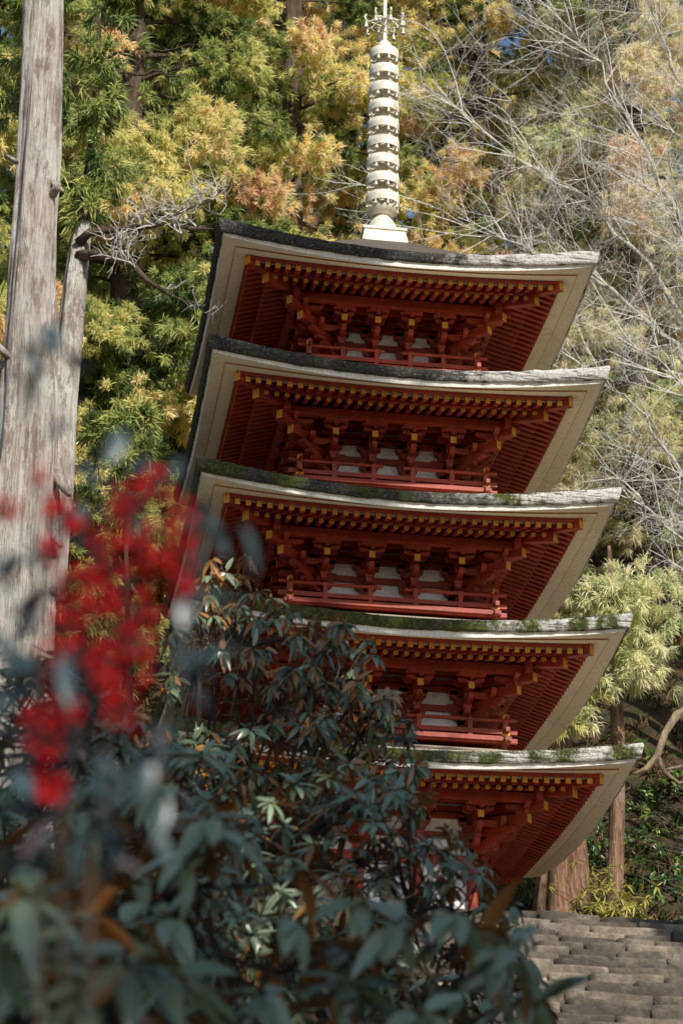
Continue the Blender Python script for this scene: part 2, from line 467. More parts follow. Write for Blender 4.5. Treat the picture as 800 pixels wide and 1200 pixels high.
    for k in range(4):
        t = T(k)
        beam(mb, t, (-pv-.16, pv, Z-.405), (pv+.16, pv, Z-.405), .075, .10)
        beam(mb, t, (-hb-.42, hb+.25, Z-.345), (hb+.42, hb+.25, Z-.345), .06, .07)
    mb.build('purlin', RED, pagoda)
    # wall
    zf = Z-1.17 if i > 0 else .35
    wt = Z-.20
    mb = MB(); a = hb-.03
    mb.box((0, 0, (zf+wt)/2), (2*a, 2*a, wt-zf)); mb.build('wall', PLASTER, pagoda)
    # tie beams
    mb = MB()
    for k in range(4):
        t = T(k)
        for zc, hh, pr in ((-.70, .065, .03), (-.475, .06, .03), (-.40, .05, .02), (-.975, .09, .045), (-.27, .12, .02)):
            mb.hexa([t(-hb-pr, hb-.06, Z+zc-hh/2), t(hb+pr, hb-.06, Z+zc-hh/2), t(hb+pr, hb-.06, Z+zc+hh/2), t(-hb-pr, hb-.06, Z+zc+hh/2),
                     t(-hb-pr, hb+pr, Z+zc-hh/2), t(hb+pr, hb+pr, Z+zc-hh/2), t(hb+pr, hb+pr, Z+zc+hh/2), t(-hb-pr, hb+pr, Z+zc+hh/2)])
        # small studs between the upper beams
    mb.build('tie_beam', RED, pagoda)
    # columns
    cu = [-hb, -hb/3, hb/3, hb]
    for (cx, cy) in {(round(x, 4), round(y, 4)) for x in cu for y in cu if abs(x) == hb or abs(y) == hb}:
        mb = MB(); mb.tube([(cx, cy, zf), (cx, cy, Z-.93)], .065 if i == 0 else .05, 12)
        mb.build('column', RED, pagoda, smooth=False)
    # brackets
    sp = hb*2/3; AL = min(.15, sp*.29)
    for k in range(4):
        t = T(k)
        for u0 in cu:
            mb = MB(); corner = abs(u0) == hb
            block(mb, t, (u0, hb), Z-.94, Z-.845, .125)
            boat(mb, t, (u0, hb+.03), (1, 0), AL*.85, Z-.845, Z-.775, .065)
            for q in (-1, 1): block(mb, t, (u0+q*AL*.68, hb+.03), Z-.78, Z-.732, .07)
            boat(mb, t, (u0, hb+.03), (1, 0), AL*.75, Z-.668, Z-.585, .065)
            for q in (-1, 1): block(mb, t, (u0+q*AL*.75, hb+.03), Z-.59, Z-.505, .09)
            boat(mb, t, (u0, hb+.05), (1, 0), AL*1.15, Z-.56, Z-.48, .05)
            # outward steps
            boat(mb, t, (u0, hb+.10), (0, 1), .20, Z-.85, Z-.78, .062)
            block(mb, t, (u0, hb+.25), Z-.785, Z-.725, .085)
            boat(mb, t, (u0, hb+.15), (0, 1), .33, Z-.73, Z-.65, .062)
            block(mb, t, (u0, hb+.25), Z-.655, Z-.52, .08)
            boat(mb, t, (u0, hb+.25), (1, 0), AL*1.05, Z-.515, Z-.44, .055)
            # long tail lever with painted end
            beam(mb, t, (u0, hb+.51, Z-.575), (u0, hb-.02, Z-.50), .068, .078, 0, 1)
            block(mb, t, (u0, hb+.45), Z-.54, Z-.49, .09)
            boat(mb, t, (u0, hb+.585), (1, 0), AL*1.0, Z-.50, Z-.452, .06)
            beam(mb, t, (u0, hb+.60, Z-.49), (u0, hb+.3, Z-.47), .05, .05)
            boat(mb, t, (u0, hb+.47), (1, 0), AL, Z-.535, Z-.49, .05)
            for q in (-1, 0, 1): block(mb, t, (u0+q*AL*.8, hb+.49), Z-.475, Z-.445, .085)
            mb.build('bracket', [RED, OCHRE], pagoda)
        # corner diagonal brackets
        mb = MB(); dd = (math.sqrt(.5), math.sqrt(.5))
        for (r0, r1, zz, hh) in ((0, .22, -.81, .08), (0, .38, -.69, .085)):
            boat(mb, t, (hb+(r0+r1)/2-.03, hb+(r0+r1)/2-.03), dd, (r1-r0)*.72+.05, Z+zz-hh/2, Z+zz+hh/2, .07)
        beam(mb, t, (hb+.53, hb+.53, Z-.605), (hb, hb, Z-.56), .085, .10, 0, 1)
        beam(mb, t, (hb+.68, hb+.68, Z-.495), (hb, hb, Z-.43), .085, .10, 0, 1)
        block(mb, t, (hb+.26, hb+.26), Z-.77, Z-.72, .10, rot=PI/4)
        block(mb, t, (hb+.46, hb+.46), Z-.56, Z-.50, .10, rot=PI/4)
        # transverse arms near corner
        for sgn in ((1, 0), (0, 1)):
            boat(mb, t, (hb+.26, hb+.26), sgn, .22, Z-.655, Z-.58, .055)
            boat(mb, t, (hb+.48, hb+.48), sgn, .22, Z-.51, Z-.45, .055)
        # short king post under the hip
        mb.hexa([t(hb+.47, hb+.57, Z-.56), t(hb+.53, hb+.57, Z-.56), t(hb+.53, hb+.57, Z-.375), t(hb+.47, hb+.57, Z-.375),
                 t(hb+.47, hb+.50, Z-.56), t(hb+.53, hb+.50, Z-.56), t(hb+.53, hb+.50, Z-.375), t(hb+.47, hb+.50, Z-.375)], 0)
        # angled strut springing from the wall corner
        A = [(hb+.02, Z-.90), (hb+.10, Z-.90), (hb+.22, Z-.78), (hb+.30, Z-.76), (hb+.30, Z-.70), (hb+.20, Z-.71), (hb+.08, Z-.80), (hb+.02, Z-.80)]
        mb.prism([t(r-.03, r+.03, z) for r, z in A], [t(r+.03, r-.03, z) for r, z in A])
        mb.build('corner_bracket', [RED, OCHRE], pagoda)
    if i > 0:
        # balcony floor and railings
        ra = hb+.40; zb = Z-1.15
        mb = MB()
        sweep(mb, [(.5, zb+.02, zb+.02), (0, zb+.02, zb+.02), (0, zb-.03, zb-.03), (.5, zb-.03, zb-.03)], ra+.06, 0, 0, 4)
        mb.build('balcony', RED, pagoda)
        for k in range(4):
            t = T(k); rl = empty('railing'); rl.parent = pagoda
            mb = MB(); g = hb/3*.52; z = Z-.935; ex = ra+.13; e = .004*(k % 2)
            for sg in (-1, 1):
                beam(mb, t, (sg*g, ra, z+e), (sg*(ra-.04), ra, z+e), .04, .042, n=8)
                beam(mb, t, (sg*(ra-.04), ra, z+e), (sg*ex, ra, z+.012+e), .04, .042, n=8, mend=None)
            mb.build('handrail', RED, rl)
            mb = MB(); beam(mb, t, (-ex, ra+.003, z-.135+e), (ex, ra+.003, z-.135+e), .045, .05); mb.build('lower_rail', RED, rl)
            mb = MB(); beam(mb, t, (-ex, ra, z-.235+e), (ex, ra, z-.235+e), .05, .05); mb.build('base_rail', RED, rl)
            for u0 in (-hb, -hb/3, hb/3, hb):
                mb = MB(); beam(mb, t, (u0, ra-.026, z-.11), (u0, ra+.030, z-.11), .05, .25); mb.build('post', RED, rl)
            mb = MB(); c = t(ra, ra, 0)
            mb.box((c[0], c[1], z-.12), (.062, .062, .24), 0); mb.box((c[0], c[1], z-.19), (.085, .085, .065), 1)
            mb.lathe([(.0, z), (.028, z), (.032, z+.03), (.032, z+.055), (.02, z+.075), (0, z+.08)], 10, (c[0], c[1]), 1)
            mb.build('corner_post', [RED, OCHRE], rl)
    else:
        # ground storey doors, windows and stone base
        for k in range(4):
            t = T(k)
            mb = MB(); q = hb/3-.07
            mb.hexa([t(-q, hb-.03, .45), t(q, hb-.03, .45), t(q, hb-.03, 1.75), t(-q, hb-.03, 1.75), t(-q, hb+.012, .45), t(q, hb+.012, .45), t(q, hb+.012, 1.75), t(-q, hb+.012, 1.75)])
            d = mb.build('door', RED, pagoda)
            for sg in (-1, 1):
                mb = MB(); c0 = sg*hb*2/3; q2 = q*.8
                for s_ in range(7):
                    uu = c0-q2+2*q2*s_/6; beam(mb, t, (uu, hb-.02, 1.2), (uu, hb+.02, 1.2), .03, .6)
                mb.build('window', BLACK, pagoda)
        mb = MB(); mb.box((0, 0, .16), (3.9, 3.9, .38)); mb.box((0, 0, .36), (2.9, 2.9, .08)); mb.box((0, 0, -.6), (4.6, 4.6, 1.1))
        mb.build('stone_base', STONE, pagoda, bevel=.02)
o = late_fly.build('flying_rafter', [RED, OCHRE], pagoda); o['kind'] = 'stuff'
o = late_base.build('base_rafter', [RED, OCHRE], pagoda); o['kind'] = 'stuff'

# finial -------------------------------------------------------------
fin = empty('finial'); fin.parent = pagoda; fin['label'] = 'pale bronze finial with nine rings and a belled canopy'
mb = MB()
fl = [(.285, 10.28), (.275, 10.34), (.262, 10.40), (.256, 10.445), (.272, 10.455), (.272, 10.49), (.20, 10.505)]
for (r0, z0), (r1, z1) in zip(fl, fl[1:]):
    mb.prism([(x*r0, y*r0, z0) for x, y in ((-1, -1), (1, -1), (1, 1), (-1, 1))], [(x*r1, y*r1, z1) for x, y in ((-1, -1), (1, -1), (1, 1), (-1, 1))])
mb.build('dew_basin', METAL, fin)
mb = MB()
mb.lathe([(.195, 10.50), (.20, 10.54), (.185, 10.61), (.15, 10.68), (.10, 10.74), (.075, 10.80)], 28)
mb.build('dome', METAL, fin, smooth=True)
mb = MB()
for k in range(16):   # lotus petals flaring upward
    a = 2*PI*k/16; ca, sa = math.cos(a), math.sin(a)
    ro = [(.07, 10.765), (.13, 10.775), (.18, 10.81), (.20, 10.87)]
    wd = [.02, .04, .05, .004]
    idx = []
    for (r, z), w_ in zip(ro, wd):
        idx.append([mb.vert((r*ca-s_*w_*sa, r*sa+s_*w_*ca, z+.004*abs(s_))) for s_ in (-1, 0, 1)])
    for A, B in zip(idx, idx[1:]):
        for q in range(2): mb.face((A[q], A[q+1], B[q+1], B[q]))
mb.build('lotus', METAL, fin, smooth=True)
mb = MB(); mb.tube([(0, 0, 10.55), (0, 0, 13.2), (0, 0, 13.4), (0, 0, 14.5)], [.045, .04, .028, .02], 12); mb.build('shaft', METAL, fin, smooth=True)
for j in range(9):
    z = 10.99+j*.266; R = .212-.0035*j
    rg = MB(); h = .064
    rg.lathe([(R, z-h), (R+.004, z), (R, z+h), (R-.022, z+h), (R-.024, z), (R-.022, z-h), (R, z-h)], 32)
    ring = rg.build('ring', METAL, fin, smooth=True)
    hub = MB(); hub.lathe([(.04, z-.10), (.066, z-.07), (.075, z-.01), (.066, z+.05), (.045, z+.10)], 20)
    hub.build('hub', METAL, ring, smooth=True)
    sp_ = MB()
    for k in range(8):
        a = 2*PI*k/8+.2; ca, sa = math.cos(a), math.sin(a)
        pts = [(.08*ca, .08*sa, z-.02), (.13*ca, .13*sa, z-.045), (R*.95*ca, R*.95*sa, z-.01)]
        sp_.tube(pts, [.018, .012, .014], 6)
        # small bell drop below the ring
        bx, by = (R-.012)*ca, (R-.012)*sa
        sp_.lathe([(.0, z-h+.004), (.009, z-h), (.013, z-h-.03), (.022, z-h-.062), (0, z-h-.062)], 8, (bx, by))
    sp_.build('spoke_and_bells', METAL, ring)
mb = MB(); mb.lathe([(.03, 13.18), (.11, 13.19), (.125, 13.21), (.10, 13.26), (.085, 13.30), (.05, 13.34), (.028, 13.37)], 20); mb.build('cap', METAL, fin, smooth=True)
cn = MB()
for k in range(8):
    a = 2*PI*k/8+.15; ca, sa = math.cos(a), math.sin(a)
    pts = [(.03*ca, .03*sa, 13.68), (.12*ca, .12*sa, 13.66), (.20*ca, .20*sa, 13.60), (.25*ca, .25*sa, 13.61), (.27*ca, .27*sa, 13.66), (.25*ca, .25*sa, 13.70)]
    cn.tube(pts, [.014, .013, .012, .012, .013, .016], 6)
    cn.tube([(.03*ca, .03*sa, 13.56), (.20*ca, .20*sa, 13.60)], .008, 5)
    a2 = a+2*PI/8
    cn.tube([(.2*ca, .2*sa, 13.60), (.19*math.cos(a+PI/8), .19*math.sin(a+PI/8), 13.575), (.2*math.cos(a2), .2*math.sin(a2), 13.60)], .009, 5)
can = cn.build('canopy', METAL, fin)
for k in range(8):
    a = 2*PI*k/8+.15; mb = MB()
    mb.lathe([(.0, 13.60), (.012, 13.59), (.018, 13.55), (.03, 13.505), (0, 13.505)], 10, (.25*math.cos(a), .25*math.sin(a)))
    mb.build('bell', METAL, can)

# ------------------------------------------------------------------ TERRAIN
YT = -8.0
def ground_h(x, y):
    if y < -21.5: s = -6.75
    elif y < YT: s = (y-YT)*.5
    elif y < 1.5: s = 0.0
    elif y < 14: s = (y-1.5)*.92
    else: s = 11.5+(y-14)*.45
    if y >= -8: s += max(0, x-2.6)*.35*min(1, (y+8)/6)
    s2 = s
    if x < -3.6 and y < 1: s2 += 0
    return s2
def gh(x, y):
    b = ground_h(x, y)
    # steps occupy -1 < x < 4.4 between the foot and the terrace
    n_ = noise.noise(Vector((x*.25, y*.25, 0)))*.5+noise.noise(Vector((x*.9, y*.9, 3)))*.18
    if -1.2 < x < 4.6 and -22.5 < y < YT+.6: return b-.45
    if abs(x) < 3.2 and abs(y) < 3.2: return b-.05
    return b+n_*min(1, max(0, (math.hypot(x, y)-3)/4))
xs = sorted(set([-400, -200, -100, -60, -40, -30, -24, -20]+[round(-18+.5*i, 2) for i in range(73)]+[20, 24, 30, 40, 60, 100, 200, 400]))
ys = sorted(set([-400, -200, -100, -60, -45, -38]+[round(-34+.5*i, 2) for i in range(135)]+[36, 40, 46, 54, 65, 80, 100]))
V = np.array([(x, y, gh(x, y) if y <= 40 else gh(x, 40)+(y-40)*.3) for y in ys for x in xs])
nx = len(xs); F = np.array([(j*nx+i, j*nx+i+1, (j+1)*nx+i+1, (j+1)*nx+i) for j in range(len(ys)-1) for i in range(nx-1)])
g = np_mesh('ground', V, [F], GROUND, smooth=True); g['kind'] = 'structure'
# everything beyond the hill falls away behind the forest

mb = MB(); mb.v = [(-9, YT+.3, .02), (9, YT+.3, .02), (9, 1.8, .02), (-9, 1.8, .02)]; mb.f = [(0, 1, 2, 3)]; mb.mi = [0]
tag(mb.build('terrace', paint('pale_packed_earth', (.62, .52, .38), (.35, .28, .18), .5, .9, .8)), kind='structure')
# stone staircase ----------------------------------------------------
stair = empty('stone_staircase', (0, 0, 0), 'broad staircase of rough weathered stone blocks climbing to the pagoda', 'staircase')
rise = .088; run = rise/.5
def stone_block(V, Fq, tint, x0, x1, y0, y1, z0, z1, rs):
    """rounded rough block, grid of 7x4x4 boundary"""
    nx_, ny_, nz_ = max(4, int((x1-x0)/.07)), 4, 4
    idx = {}
    b = 0.007; tn = rs.random()
    tilt = rs.uniform(-.012, .012); sk = rs.uniform(-.03, .03)
    def vtx(i, j, k):
        if (i, j, k) in idx: return idx[(i, j, k)]
        fx, fy, fz = i/nx_, j/ny_, k/nz_
        def rd(f, n_, L):   # push the first inner line close to the edge to round the corner
            return f
        x = x0+(x1-x0)*fx; y = y0+(y1-y0)*fy; z = z0+(z1-z0)*fz
        # rounding
        ex = min(x-x0, x1-x); ey = min(y-y0, y1-y); ez = min(z-z0, z1-z)
        cx, cy, cz = (x0+x1)/2, (y0+y1)/2, (z0+z1)/2
        on = (ex < 1e-6)+(ey < 1e-6)+(ez < 1e-6)
        if on >= 2:
            q = b if on == 2 else b*1.4
            if ex < 1e-6: x += q*(1 if x < cx else -1)
            if ey < 1e-6: y += q*(1 if y < cy else -1)
            if ez < 1e-6: z += q*(1 if z < cz else -1)
        z += tilt*(x-cx)
        y += sk*(x-cx)*2
        P = Vector((x, y, z)); s_ = .014
        nn = noise.noise(P*3.1)*.8+noise.noise(P*9)*.6
        y += nn*s_; z += noise.noise(P*4.3+Vector((9, 1, 4)))*s_
        idx[(i, j, k)] = len(V); V.append((x, y, z)); tint.append(tn); return idx[(i, j, k)]
    for i in range(nx_):
        for j in range(ny_):
            for k in (0, nz_): Fq.append((vtx(i, j, k), vtx(i+1, j, k), vtx(i+1, j+1, k), vtx(i, j+1, k))[::1 if k else -1])
        for k in range(nz_):
            for j in (0, ny_): Fq.append((vtx(i, j, k), vtx(i+1, j, k), vtx(i+1, j, k+1), vtx(i, j, k+1))[::-1 if j else 1])
    for j in range(ny_):
        for k in range(nz_):
            for i in (0, nx_): Fq.append((vtx(i, j, k), vtx(i, j+1, k), vtx(i, j+1, k+1), vtx(i, j, k+1))[::1 if i else -1])
rs = random.Random(5)
nst = int(6.4/rise)
for s_ in range(nst):
    zt = -s_*rise+rs.uniform(-.006, .006); yf = YT-s_*run
    if yf < -20.5: break
    V, Fq, tn = [], [], []
    x = -1.1+rs.uniform(-.4, 0)
    while x < 4.4:
        wd = rs.uniform(.28, .72); dz = rs.uniform(-.014, .006)
        if yf > -13.5:
            stone_block(V, Fq, tn, x+.005, x+wd-.005, yf+rs.uniform(-.022, .022), yf+run+.22, zt-rise-.03, zt+dz, rs)
        else:
            b = len(V); V += [(x+.01, yf, zt-.2), (x+wd-.01, yf, zt-.2), (x+wd-.01, yf+run+.1, zt-.2), (x+.01, yf+run+.1, zt-.2), (x+.01, yf, zt), (x+wd-.01, yf, zt), (x+wd-.01, yf+run+.1, zt), (x+.01, yf+run+.1, zt)]
            tn += [rs.random()]*8
            Fq += [(b+4, b+5, b+6, b+7), (b, b+1, b+5, b+4), (b+1, b+2, b+6, b+5), (b+3, b, b+4, b+7)]
        x += wd
    np_mesh('step', np.array(V), [np.array(Fq)], STONE, stair, tn)

# ------------------------------------------------------------------ FOLIAGE
def unit(a): return a/np.maximum(1e-9, np.linalg.norm(a, axis=-1, keepdims=True))

def frond_clumps(C, D, tint, rng, n=30, L=.32, wd=.022, spread=1.0, droop=.25):
    """C (k,3) clump centres, D (k,3) outward dirs -> spiky tassels. returns V,F4,F3,t"""
    k = len(C)
    d = unit(D[:, None, :]+spread*rng.normal(0, .6, (k, n, 3)))
    ln = L*rng.uniform(.5, 1.15, (k, n, 1))
    o = C[:, None, :]+d*ln*.15*rng.random((k, n, 1))+rng.normal(0, L*.16, (k, n, 3))
    side = unit(np.cross(d, unit(D[:, None, :]*.7+np.array([.15, -.8, .8])+rng.normal(0, .4, (k, n, 3)))))*wd*rng.uniform(.7, 1.3, (k, n, 1))
    mid = o+d*ln*.55; tip = o+d*ln+np.array([0, 0, -1.])*ln*droop
    V = np.stack([o-side*.4, o+side*.4, mid+side, mid-side, tip], 2).reshape(-1, 3)
    b = (np.arange(k*n)*5)[:, None]
    F4 = b+np.array([[0, 1, 2, 3]]); F3 = b+np.array([[3, 2, 4]])
    t = np.repeat(np.clip(tint[:, None]+rng.normal(0, .05, (k, n)), 0, 1).ravel(), 5)
    return V, F4, F3, t

def cedar_mesh(H, z0, R, seed, dens=1.0, fl=30, weep=0.0, tintc=.42, L=.30, rt=.28, wd=.02):
    """returns trunk MB and crown arrays; local coordinates with base at 0"""
    rg = np.random.default_rng(seed); rr = random.Random(seed)
    tr = MB()
    lean = (rr.uniform(-.01, .01), rr.uniform(-.01, .01))
    tz = np.linspace(-.6, H, 26)
    tr.tube([(lean[0]*z+.03*math.sin(z*.5+seed), lean[1]*z, z) for z in tz],
            [rt*(1-.93*max(0, z)/H)+(.5*rt*math.exp(-max(0, z+.6)*1.6)) for z in tz], 12, wob=.25)
    C, D, tn = [], [], []
    z = z0
    while z < H-.3:
        q = (z-z0)/(H-z0)
        rad = R*(1-q)**.75*(.75+.5*rr.random())
        a = rr.uniform(0, 2*PI)
        sl = rr.uniform(.0, .35)-.5*weep
        n = 7; pts = []
        for i in range(n+1):
            s_ = i/n; r = rad*s_
            pts.append(Vector((math.cos(a+.15*math.sin(3*s_))*r+lean[0]*z, math.sin(a+.15*math.sin(3*s_))*r+lean[1]*z, z+sl*r-(.18+.3*weep)*r*s_*s_*1.6)))
        tr.tube(pts, [max(.006, .045*(1-q*.6)*(1-.8*i/n)*rad/2) for i in range(n+1)], 5, cap=False)
        m = int((5+rad*9)*dens)
        tb = min(.95, max(.05, tintc+rr.gauss(0, .16)))
        for j in range(m):
            s_ = rr.uniform(.28, 1)**.8; i = min(n-1, int(s_*n)); f = s_*n-i
            p = pts[i].lerp(pts[i+1], f)
            off = Vector((rr.gauss(0, .28), rr.gauss(0, .28), rr.gauss(-.08, .2)))*(.4+.5*rad/2)
            p = p+off*(1.1-.4*s_)
            dr = Vector((math.cos(a), math.sin(a), .05))*(.7*s_)+off*1.2+Vector((0, 0, -.1-.9*weep))
            C.append(p[:]); D.append(dr.normalized()[:]); tn.append(tb+rr.gauss(0, .10)-.34*(1-s_))  # inner clumps tinted darker, crown shade put into the colour
        z += rr.uniform(.12, .26)
    C, D, tn = np.array(C), np.array(D), np.array(tn)
    return tr, frond_clumps(C, D, tn, rg, fl, L, wd, spread=1.0-.4*weep, droop=.12+.5*weep)

def make_cedar(loc, mesh, label, name='cedar_tree', cat='cedar tree', bark=BARK_DARK, leaf=CEDAR, rot=0, group=None, scale=1.0):
    tr, (V, F4, F3, t) = mesh
    o = empty(name, loc, label, cat, group); o.rotation_euler = (0, 0, rot); o.scale = (scale,)*3
    tr.build('trunk', bark, o, smooth=True)
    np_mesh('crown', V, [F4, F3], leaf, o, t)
    return o

def copy_tree(o, parent=None):
    c = o.copy(); COL.objects.link(c)
    if parent: c.parent = parent
    for ch in [q for q in bpy.data.objects if q.parent == o]: copy_tree(ch, c)
    return c

GRP = 'tall cedars of the forest behind the pagoda'
protoA = cedar_mesh(27, 1.5, 2.7, 11, 3.1, 72, .0, .62, L=.145, wd=.0072)
protoB = cedar_mesh(29, 2.5, 2.9, 12, 2.8, 68, .08, .50, L=.15, wd=.0075)
protoC = cedar_mesh(25, 1.0, 2.6, 13, 3.1, 66, .25, .64, L=.155, wd=.007)
def tree_at(px, y, proto, label, leaf=CEDAR, rot=0, bark=BARK_DARK, src=None, dz=0, scale=1.0):
    x = at(px, 600, y).x; loc = (x, y, gh(x, y)-.2+dz)
    if src is None: return make_cedar(loc, proto, label, leaf=leaf, rot=rot, group=GRP, bark=bark, scale=scale)
    c = copy_tree(src); c.location = loc; c.rotation_euler = (0, 0, rot); c['label'] = label; c.scale = (scale,)*3; return c
tA = tree_at(330, 10.5, protoA, 'golden-green cedar rising just left of the finial behind the top roof', bark=BARK_DARK)
tB = tree_at(130, 9.0, protoB, 'dark green cedar between the pale trunk and the pagoda')
tC = tree_at(760, 9.5, protoC, 'pale weeping cedar at the right edge behind the bare tree', leaf=CEDAR_R, rot=1, bark=BARK_DARK)
tree_at(560, 12.5, None, 'golden cedar right of the finial behind the upper right eave', rot=2.1, src=tA)
tree_at(215, 13.5, None, 'shaded cedar farther back, left of the top roof', rot=4.0, src=tB)
tree_at(445, 15.5, None, 'cedar directly behind the finial', rot=3.3, src=tB)
tree_at(-60, 8.0, None, 'cedar cut by the left edge of the photo', rot=5.0, src=tB)
tree_at(30, 14.0, None, 'far cedar behind the pale trunk', rot=.6, src=tA)
tree_at(640, 18.0, None, 'far cedar under the blue gap in the sky', rot=1.4, src=tB, scale=.9)
tree_at(870, 13.0, None, 'cedar beyond the right edge with pale tips', rot=2.6, src=tC)
tree_at(690, 11.0, None, 'drooping pale cedar behind the right ends of the lower roofs', rot=4.4, src=tC, scale=.93)
tree_at(500, 20.0, None, 'distant cedar low behind the roofs', rot=5.6, src=tA)
tree_at(260, 19.0, None, 'distant cedar at the back of the left forest', rot=2.9, src=tA)
tree_at(120, 20.0, None, 'distant cedar behind the dark green one', rot=1.9, src=tA)

# big pale trunk at the left ------------------------------------------
lt = empty('cedar_trunk_tree', (at(10, 780, -3).x, -3, 0), 'huge pale cedar trunk with a forked stem filling the left edge', 'cedar tree')
def track(L, Y): return [at(px, py, Y+dy) for px, py, dy in L]
mb = MB()
pts = [(54, -260, 0), (53, -60, 0), (50, 100, 0), (44, 220, 0), (38, 330, 0), (36, 430, 0), (33, 520, 0), (28, 600, 0), (18, 700, 0), (10, 800, 0), (5, 1000, 0), (2, 1250, 0), (2, 1400, 0)]
wds = [38, 47, 50, 54, 62, 72, 78, 84, 90, 98, 110, 125, 150]
def fine(pts, wds, n=6):
    P, Wd = [], []
    for a, b, wa, wb in zip(pts, pts[1:], wds, wds[1:]):
        for i in range(n):
            f = i/n; P.append(tuple(a[k]*(1-f)+b[k]*f for k in range(3))); Wd.append(wa*(1-f)+wb*f)
    P.append(pts[-1]); Wd.append(wds[-1]); return P, Wd
fp, fw = fine(pts, wds, 12)
mb.tube(track(fp, -3), [q/2/116 for q in fw], 72, wob=.22, ridge=.10)
p2 = [(99, 262, .6), (94, 290, .5), (88, 345, .4), (80, 420, .3), (70, 500, .2), (60, 590, .1), (48, 700, 0)]
w2 = [16, 24, 29, 33, 40, 46, 50]
fp, fw = fine(p2, w2, 5)
mb.tube(track(fp, -3), [q/2/116 for q in fw], 48, wob=.25, ridge=.10)
# knots and broken stubs
for (a, b, r) in (((63, 215), (74, 224), 5), ((62, 228), (70, 214), 6), ((20, 190), (8, 182), 4), ((64, 555), (82, 580), 9), ((12, 420), (-6, 400), 6), ((58, 620), (72, 640), 7)):
    mb.tube(track([(a[0], a[1], -.15), ((a[0]+b[0])/2, (a[1]+b[1])/2, -.25), (b[0], b[1], -.3)], -3), [r/116, r*.8/116, r*.45/116], 8, wob=.4)
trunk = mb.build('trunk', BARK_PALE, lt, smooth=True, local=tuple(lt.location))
mb = MB()
limb = [(94, 300, .4), (112, 297, .2), (135, 303, 0), (155, 310, 0), (172, 328, 0), (195, 343, 0), (215, 353, 0), (238, 356, 0)]
mb.tube(track(limb, -3), [.075, .055, .045, .035, .028, .02, .013, .007], 8, wob=.3)
limb2 = [(92, 285, .4), (105, 272, .3), (125, 270, .2), (160, 268, .1), (190, 262, 0), (215, 246, 0), (245, 236, 0), (262, 222, 0)]
mb.tube(track(limb2, -3), [.06, .05, .04, .035, .028, .02, .012, .007], 8, wob=.3)
mb.tube(track([(200, 262, 0), (225, 268, 0), (250, 268, 0)], -3), [.03, .03, .006], 6)
for (a, b, c) in (((30, 130), (55, 112), (92, 100)), ((118, 68), (160, 60), (250, 52)), ((112, 90), (180, 84), (235, 92)), ((105, 130), (140, 105), (175, 60))):
    fp, fw = fine([(a[0], a[1], .8), (b[0], b[1], .8), (c[0], c[1], .9)], [5, 3, .8], 6); fp = [(q[0], q[1]+3*math.sin(i*1.7), q[2]) for i, q in enumerate(fp)]
    mb.tube(track(fp, -3), [q/2/116 for q in fw], 6)
fp, fw = fine([(116, -60, .9), (115, 60, .9), (110, 150, .8), (101, 230, .7), (97, 275, .6)], [6, 8, 10, 13, 16], 5)  # upper second stem: its shade is put in as darker bark
mb.tube(track(fp, -3), [q/2/116 for q in fw], 12, wob=.25)
mb.build('limb', BARK_DARK, lt, smooth=True, local=tuple(lt.location))
tw = MB(); rr = random.Random(3)
def twig(mb, p, d, L, r, lvl, rr, bend=.5, nseg=4, sides=4, up=0, fork=3):
    pts = [p]; q = d.normalized()
    for i in range(nseg):
        q = (q+Vector((rr.gauss(0, bend), rr.gauss(0, bend), rr.gauss(0, bend)+up))*.35).normalized(); pts.append(pts[-1]+q*L/nseg)
    mb.tube(pts, [r*(1-.6*i/nseg) for i in range(nseg+1)], sides, cap=False)
    if lvl > 0:
        for _ in range(fork):
            i = rr.randint(1, nseg); dd = (q*.7+Vector((rr.gauss(0, .7), rr.gauss(0, .5), rr.gauss(0, .7)+up))).normalized()
            twig(mb, pts[i], dd, L*rr.uniform(.45, .8), r*.55, lvl-1, rr, bend, nseg, 3, up, fork)
def flush():
    global tw
    if tw.v: tw.build('bare_twig', TWIG, lt, local=tuple(lt.location))
    tw = MB()
for (px, py) in ((150, 308), (160, 315), (140, 300), (165, 268), (180, 264), (150, 269), (235, 240), (250, 233), (215, 248), (205, 262), (230, 265)):
    for _ in range(3): twig(tw, at(px, py, -3), Vector((rr.uniform(-.6, .6), rr.uniform(-.5, .2), rr.uniform(-.2, 1))), rr.uniform(.25, .5), .012, 2, rr, .9, 4, 3, .1)
    flush()
for (px, py) in ((185, 338), (205, 348), (220, 353)):
    twig(tw, at(px, py, -3), Vector((rr.uniform(.2, 1), 0, rr.uniform(-.6, .4))), rr.uniform(.2, .4), .008, 2, rr, .7, 4, 3, 0)
    flush()
# sprays hanging in front of / beside the left trunk
rg = np.random.default_rng(4)
def spray_blob(pxs, Y, n, tint, L, rad, seed, wd=.013, weep=0):
    rgq = np.random.default_rng(seed); C, D, tn = [], [], []
    for (px, py, r, cnt) in pxs:
        c = np.array(at(px, py, Y)[:])
        o_ = rgq.normal(0, 1, (cnt, 3))*np.array([r, r, r*.8])/116*.5
        C.append(c+o_); dd = unit(o_+np.array([0, -.1, -.15*weep])); D.append(dd); tn.append(np.full(cnt, tint)+rgq.normal(0, .07, cnt))
    return frond_clumps(np.concatenate(C), np.concatenate(D), np.concatenate(tn), rgq, 56, L, wd, .95, .12+weep*.6)
V, F4, F3, t = spray_blob([(112, 70, 40, 16), (98, 130, 36, 16), (120, 190, 36, 16), (88, 215, 26, 10), (130, 120, 30, 10), (80, 95, 22, 7), (20, 60, 26, 8), (8, 120, 30, 8), (14, 320, 18, 5), (125, 20, 34, 10), (105, 245, 26, 8)], -2.4, 0, .30, .19, 1, 18, .009, .15)
np_mesh('crown', V-np.array(lt.location), [F4, F3], CEDAR, lt, t)
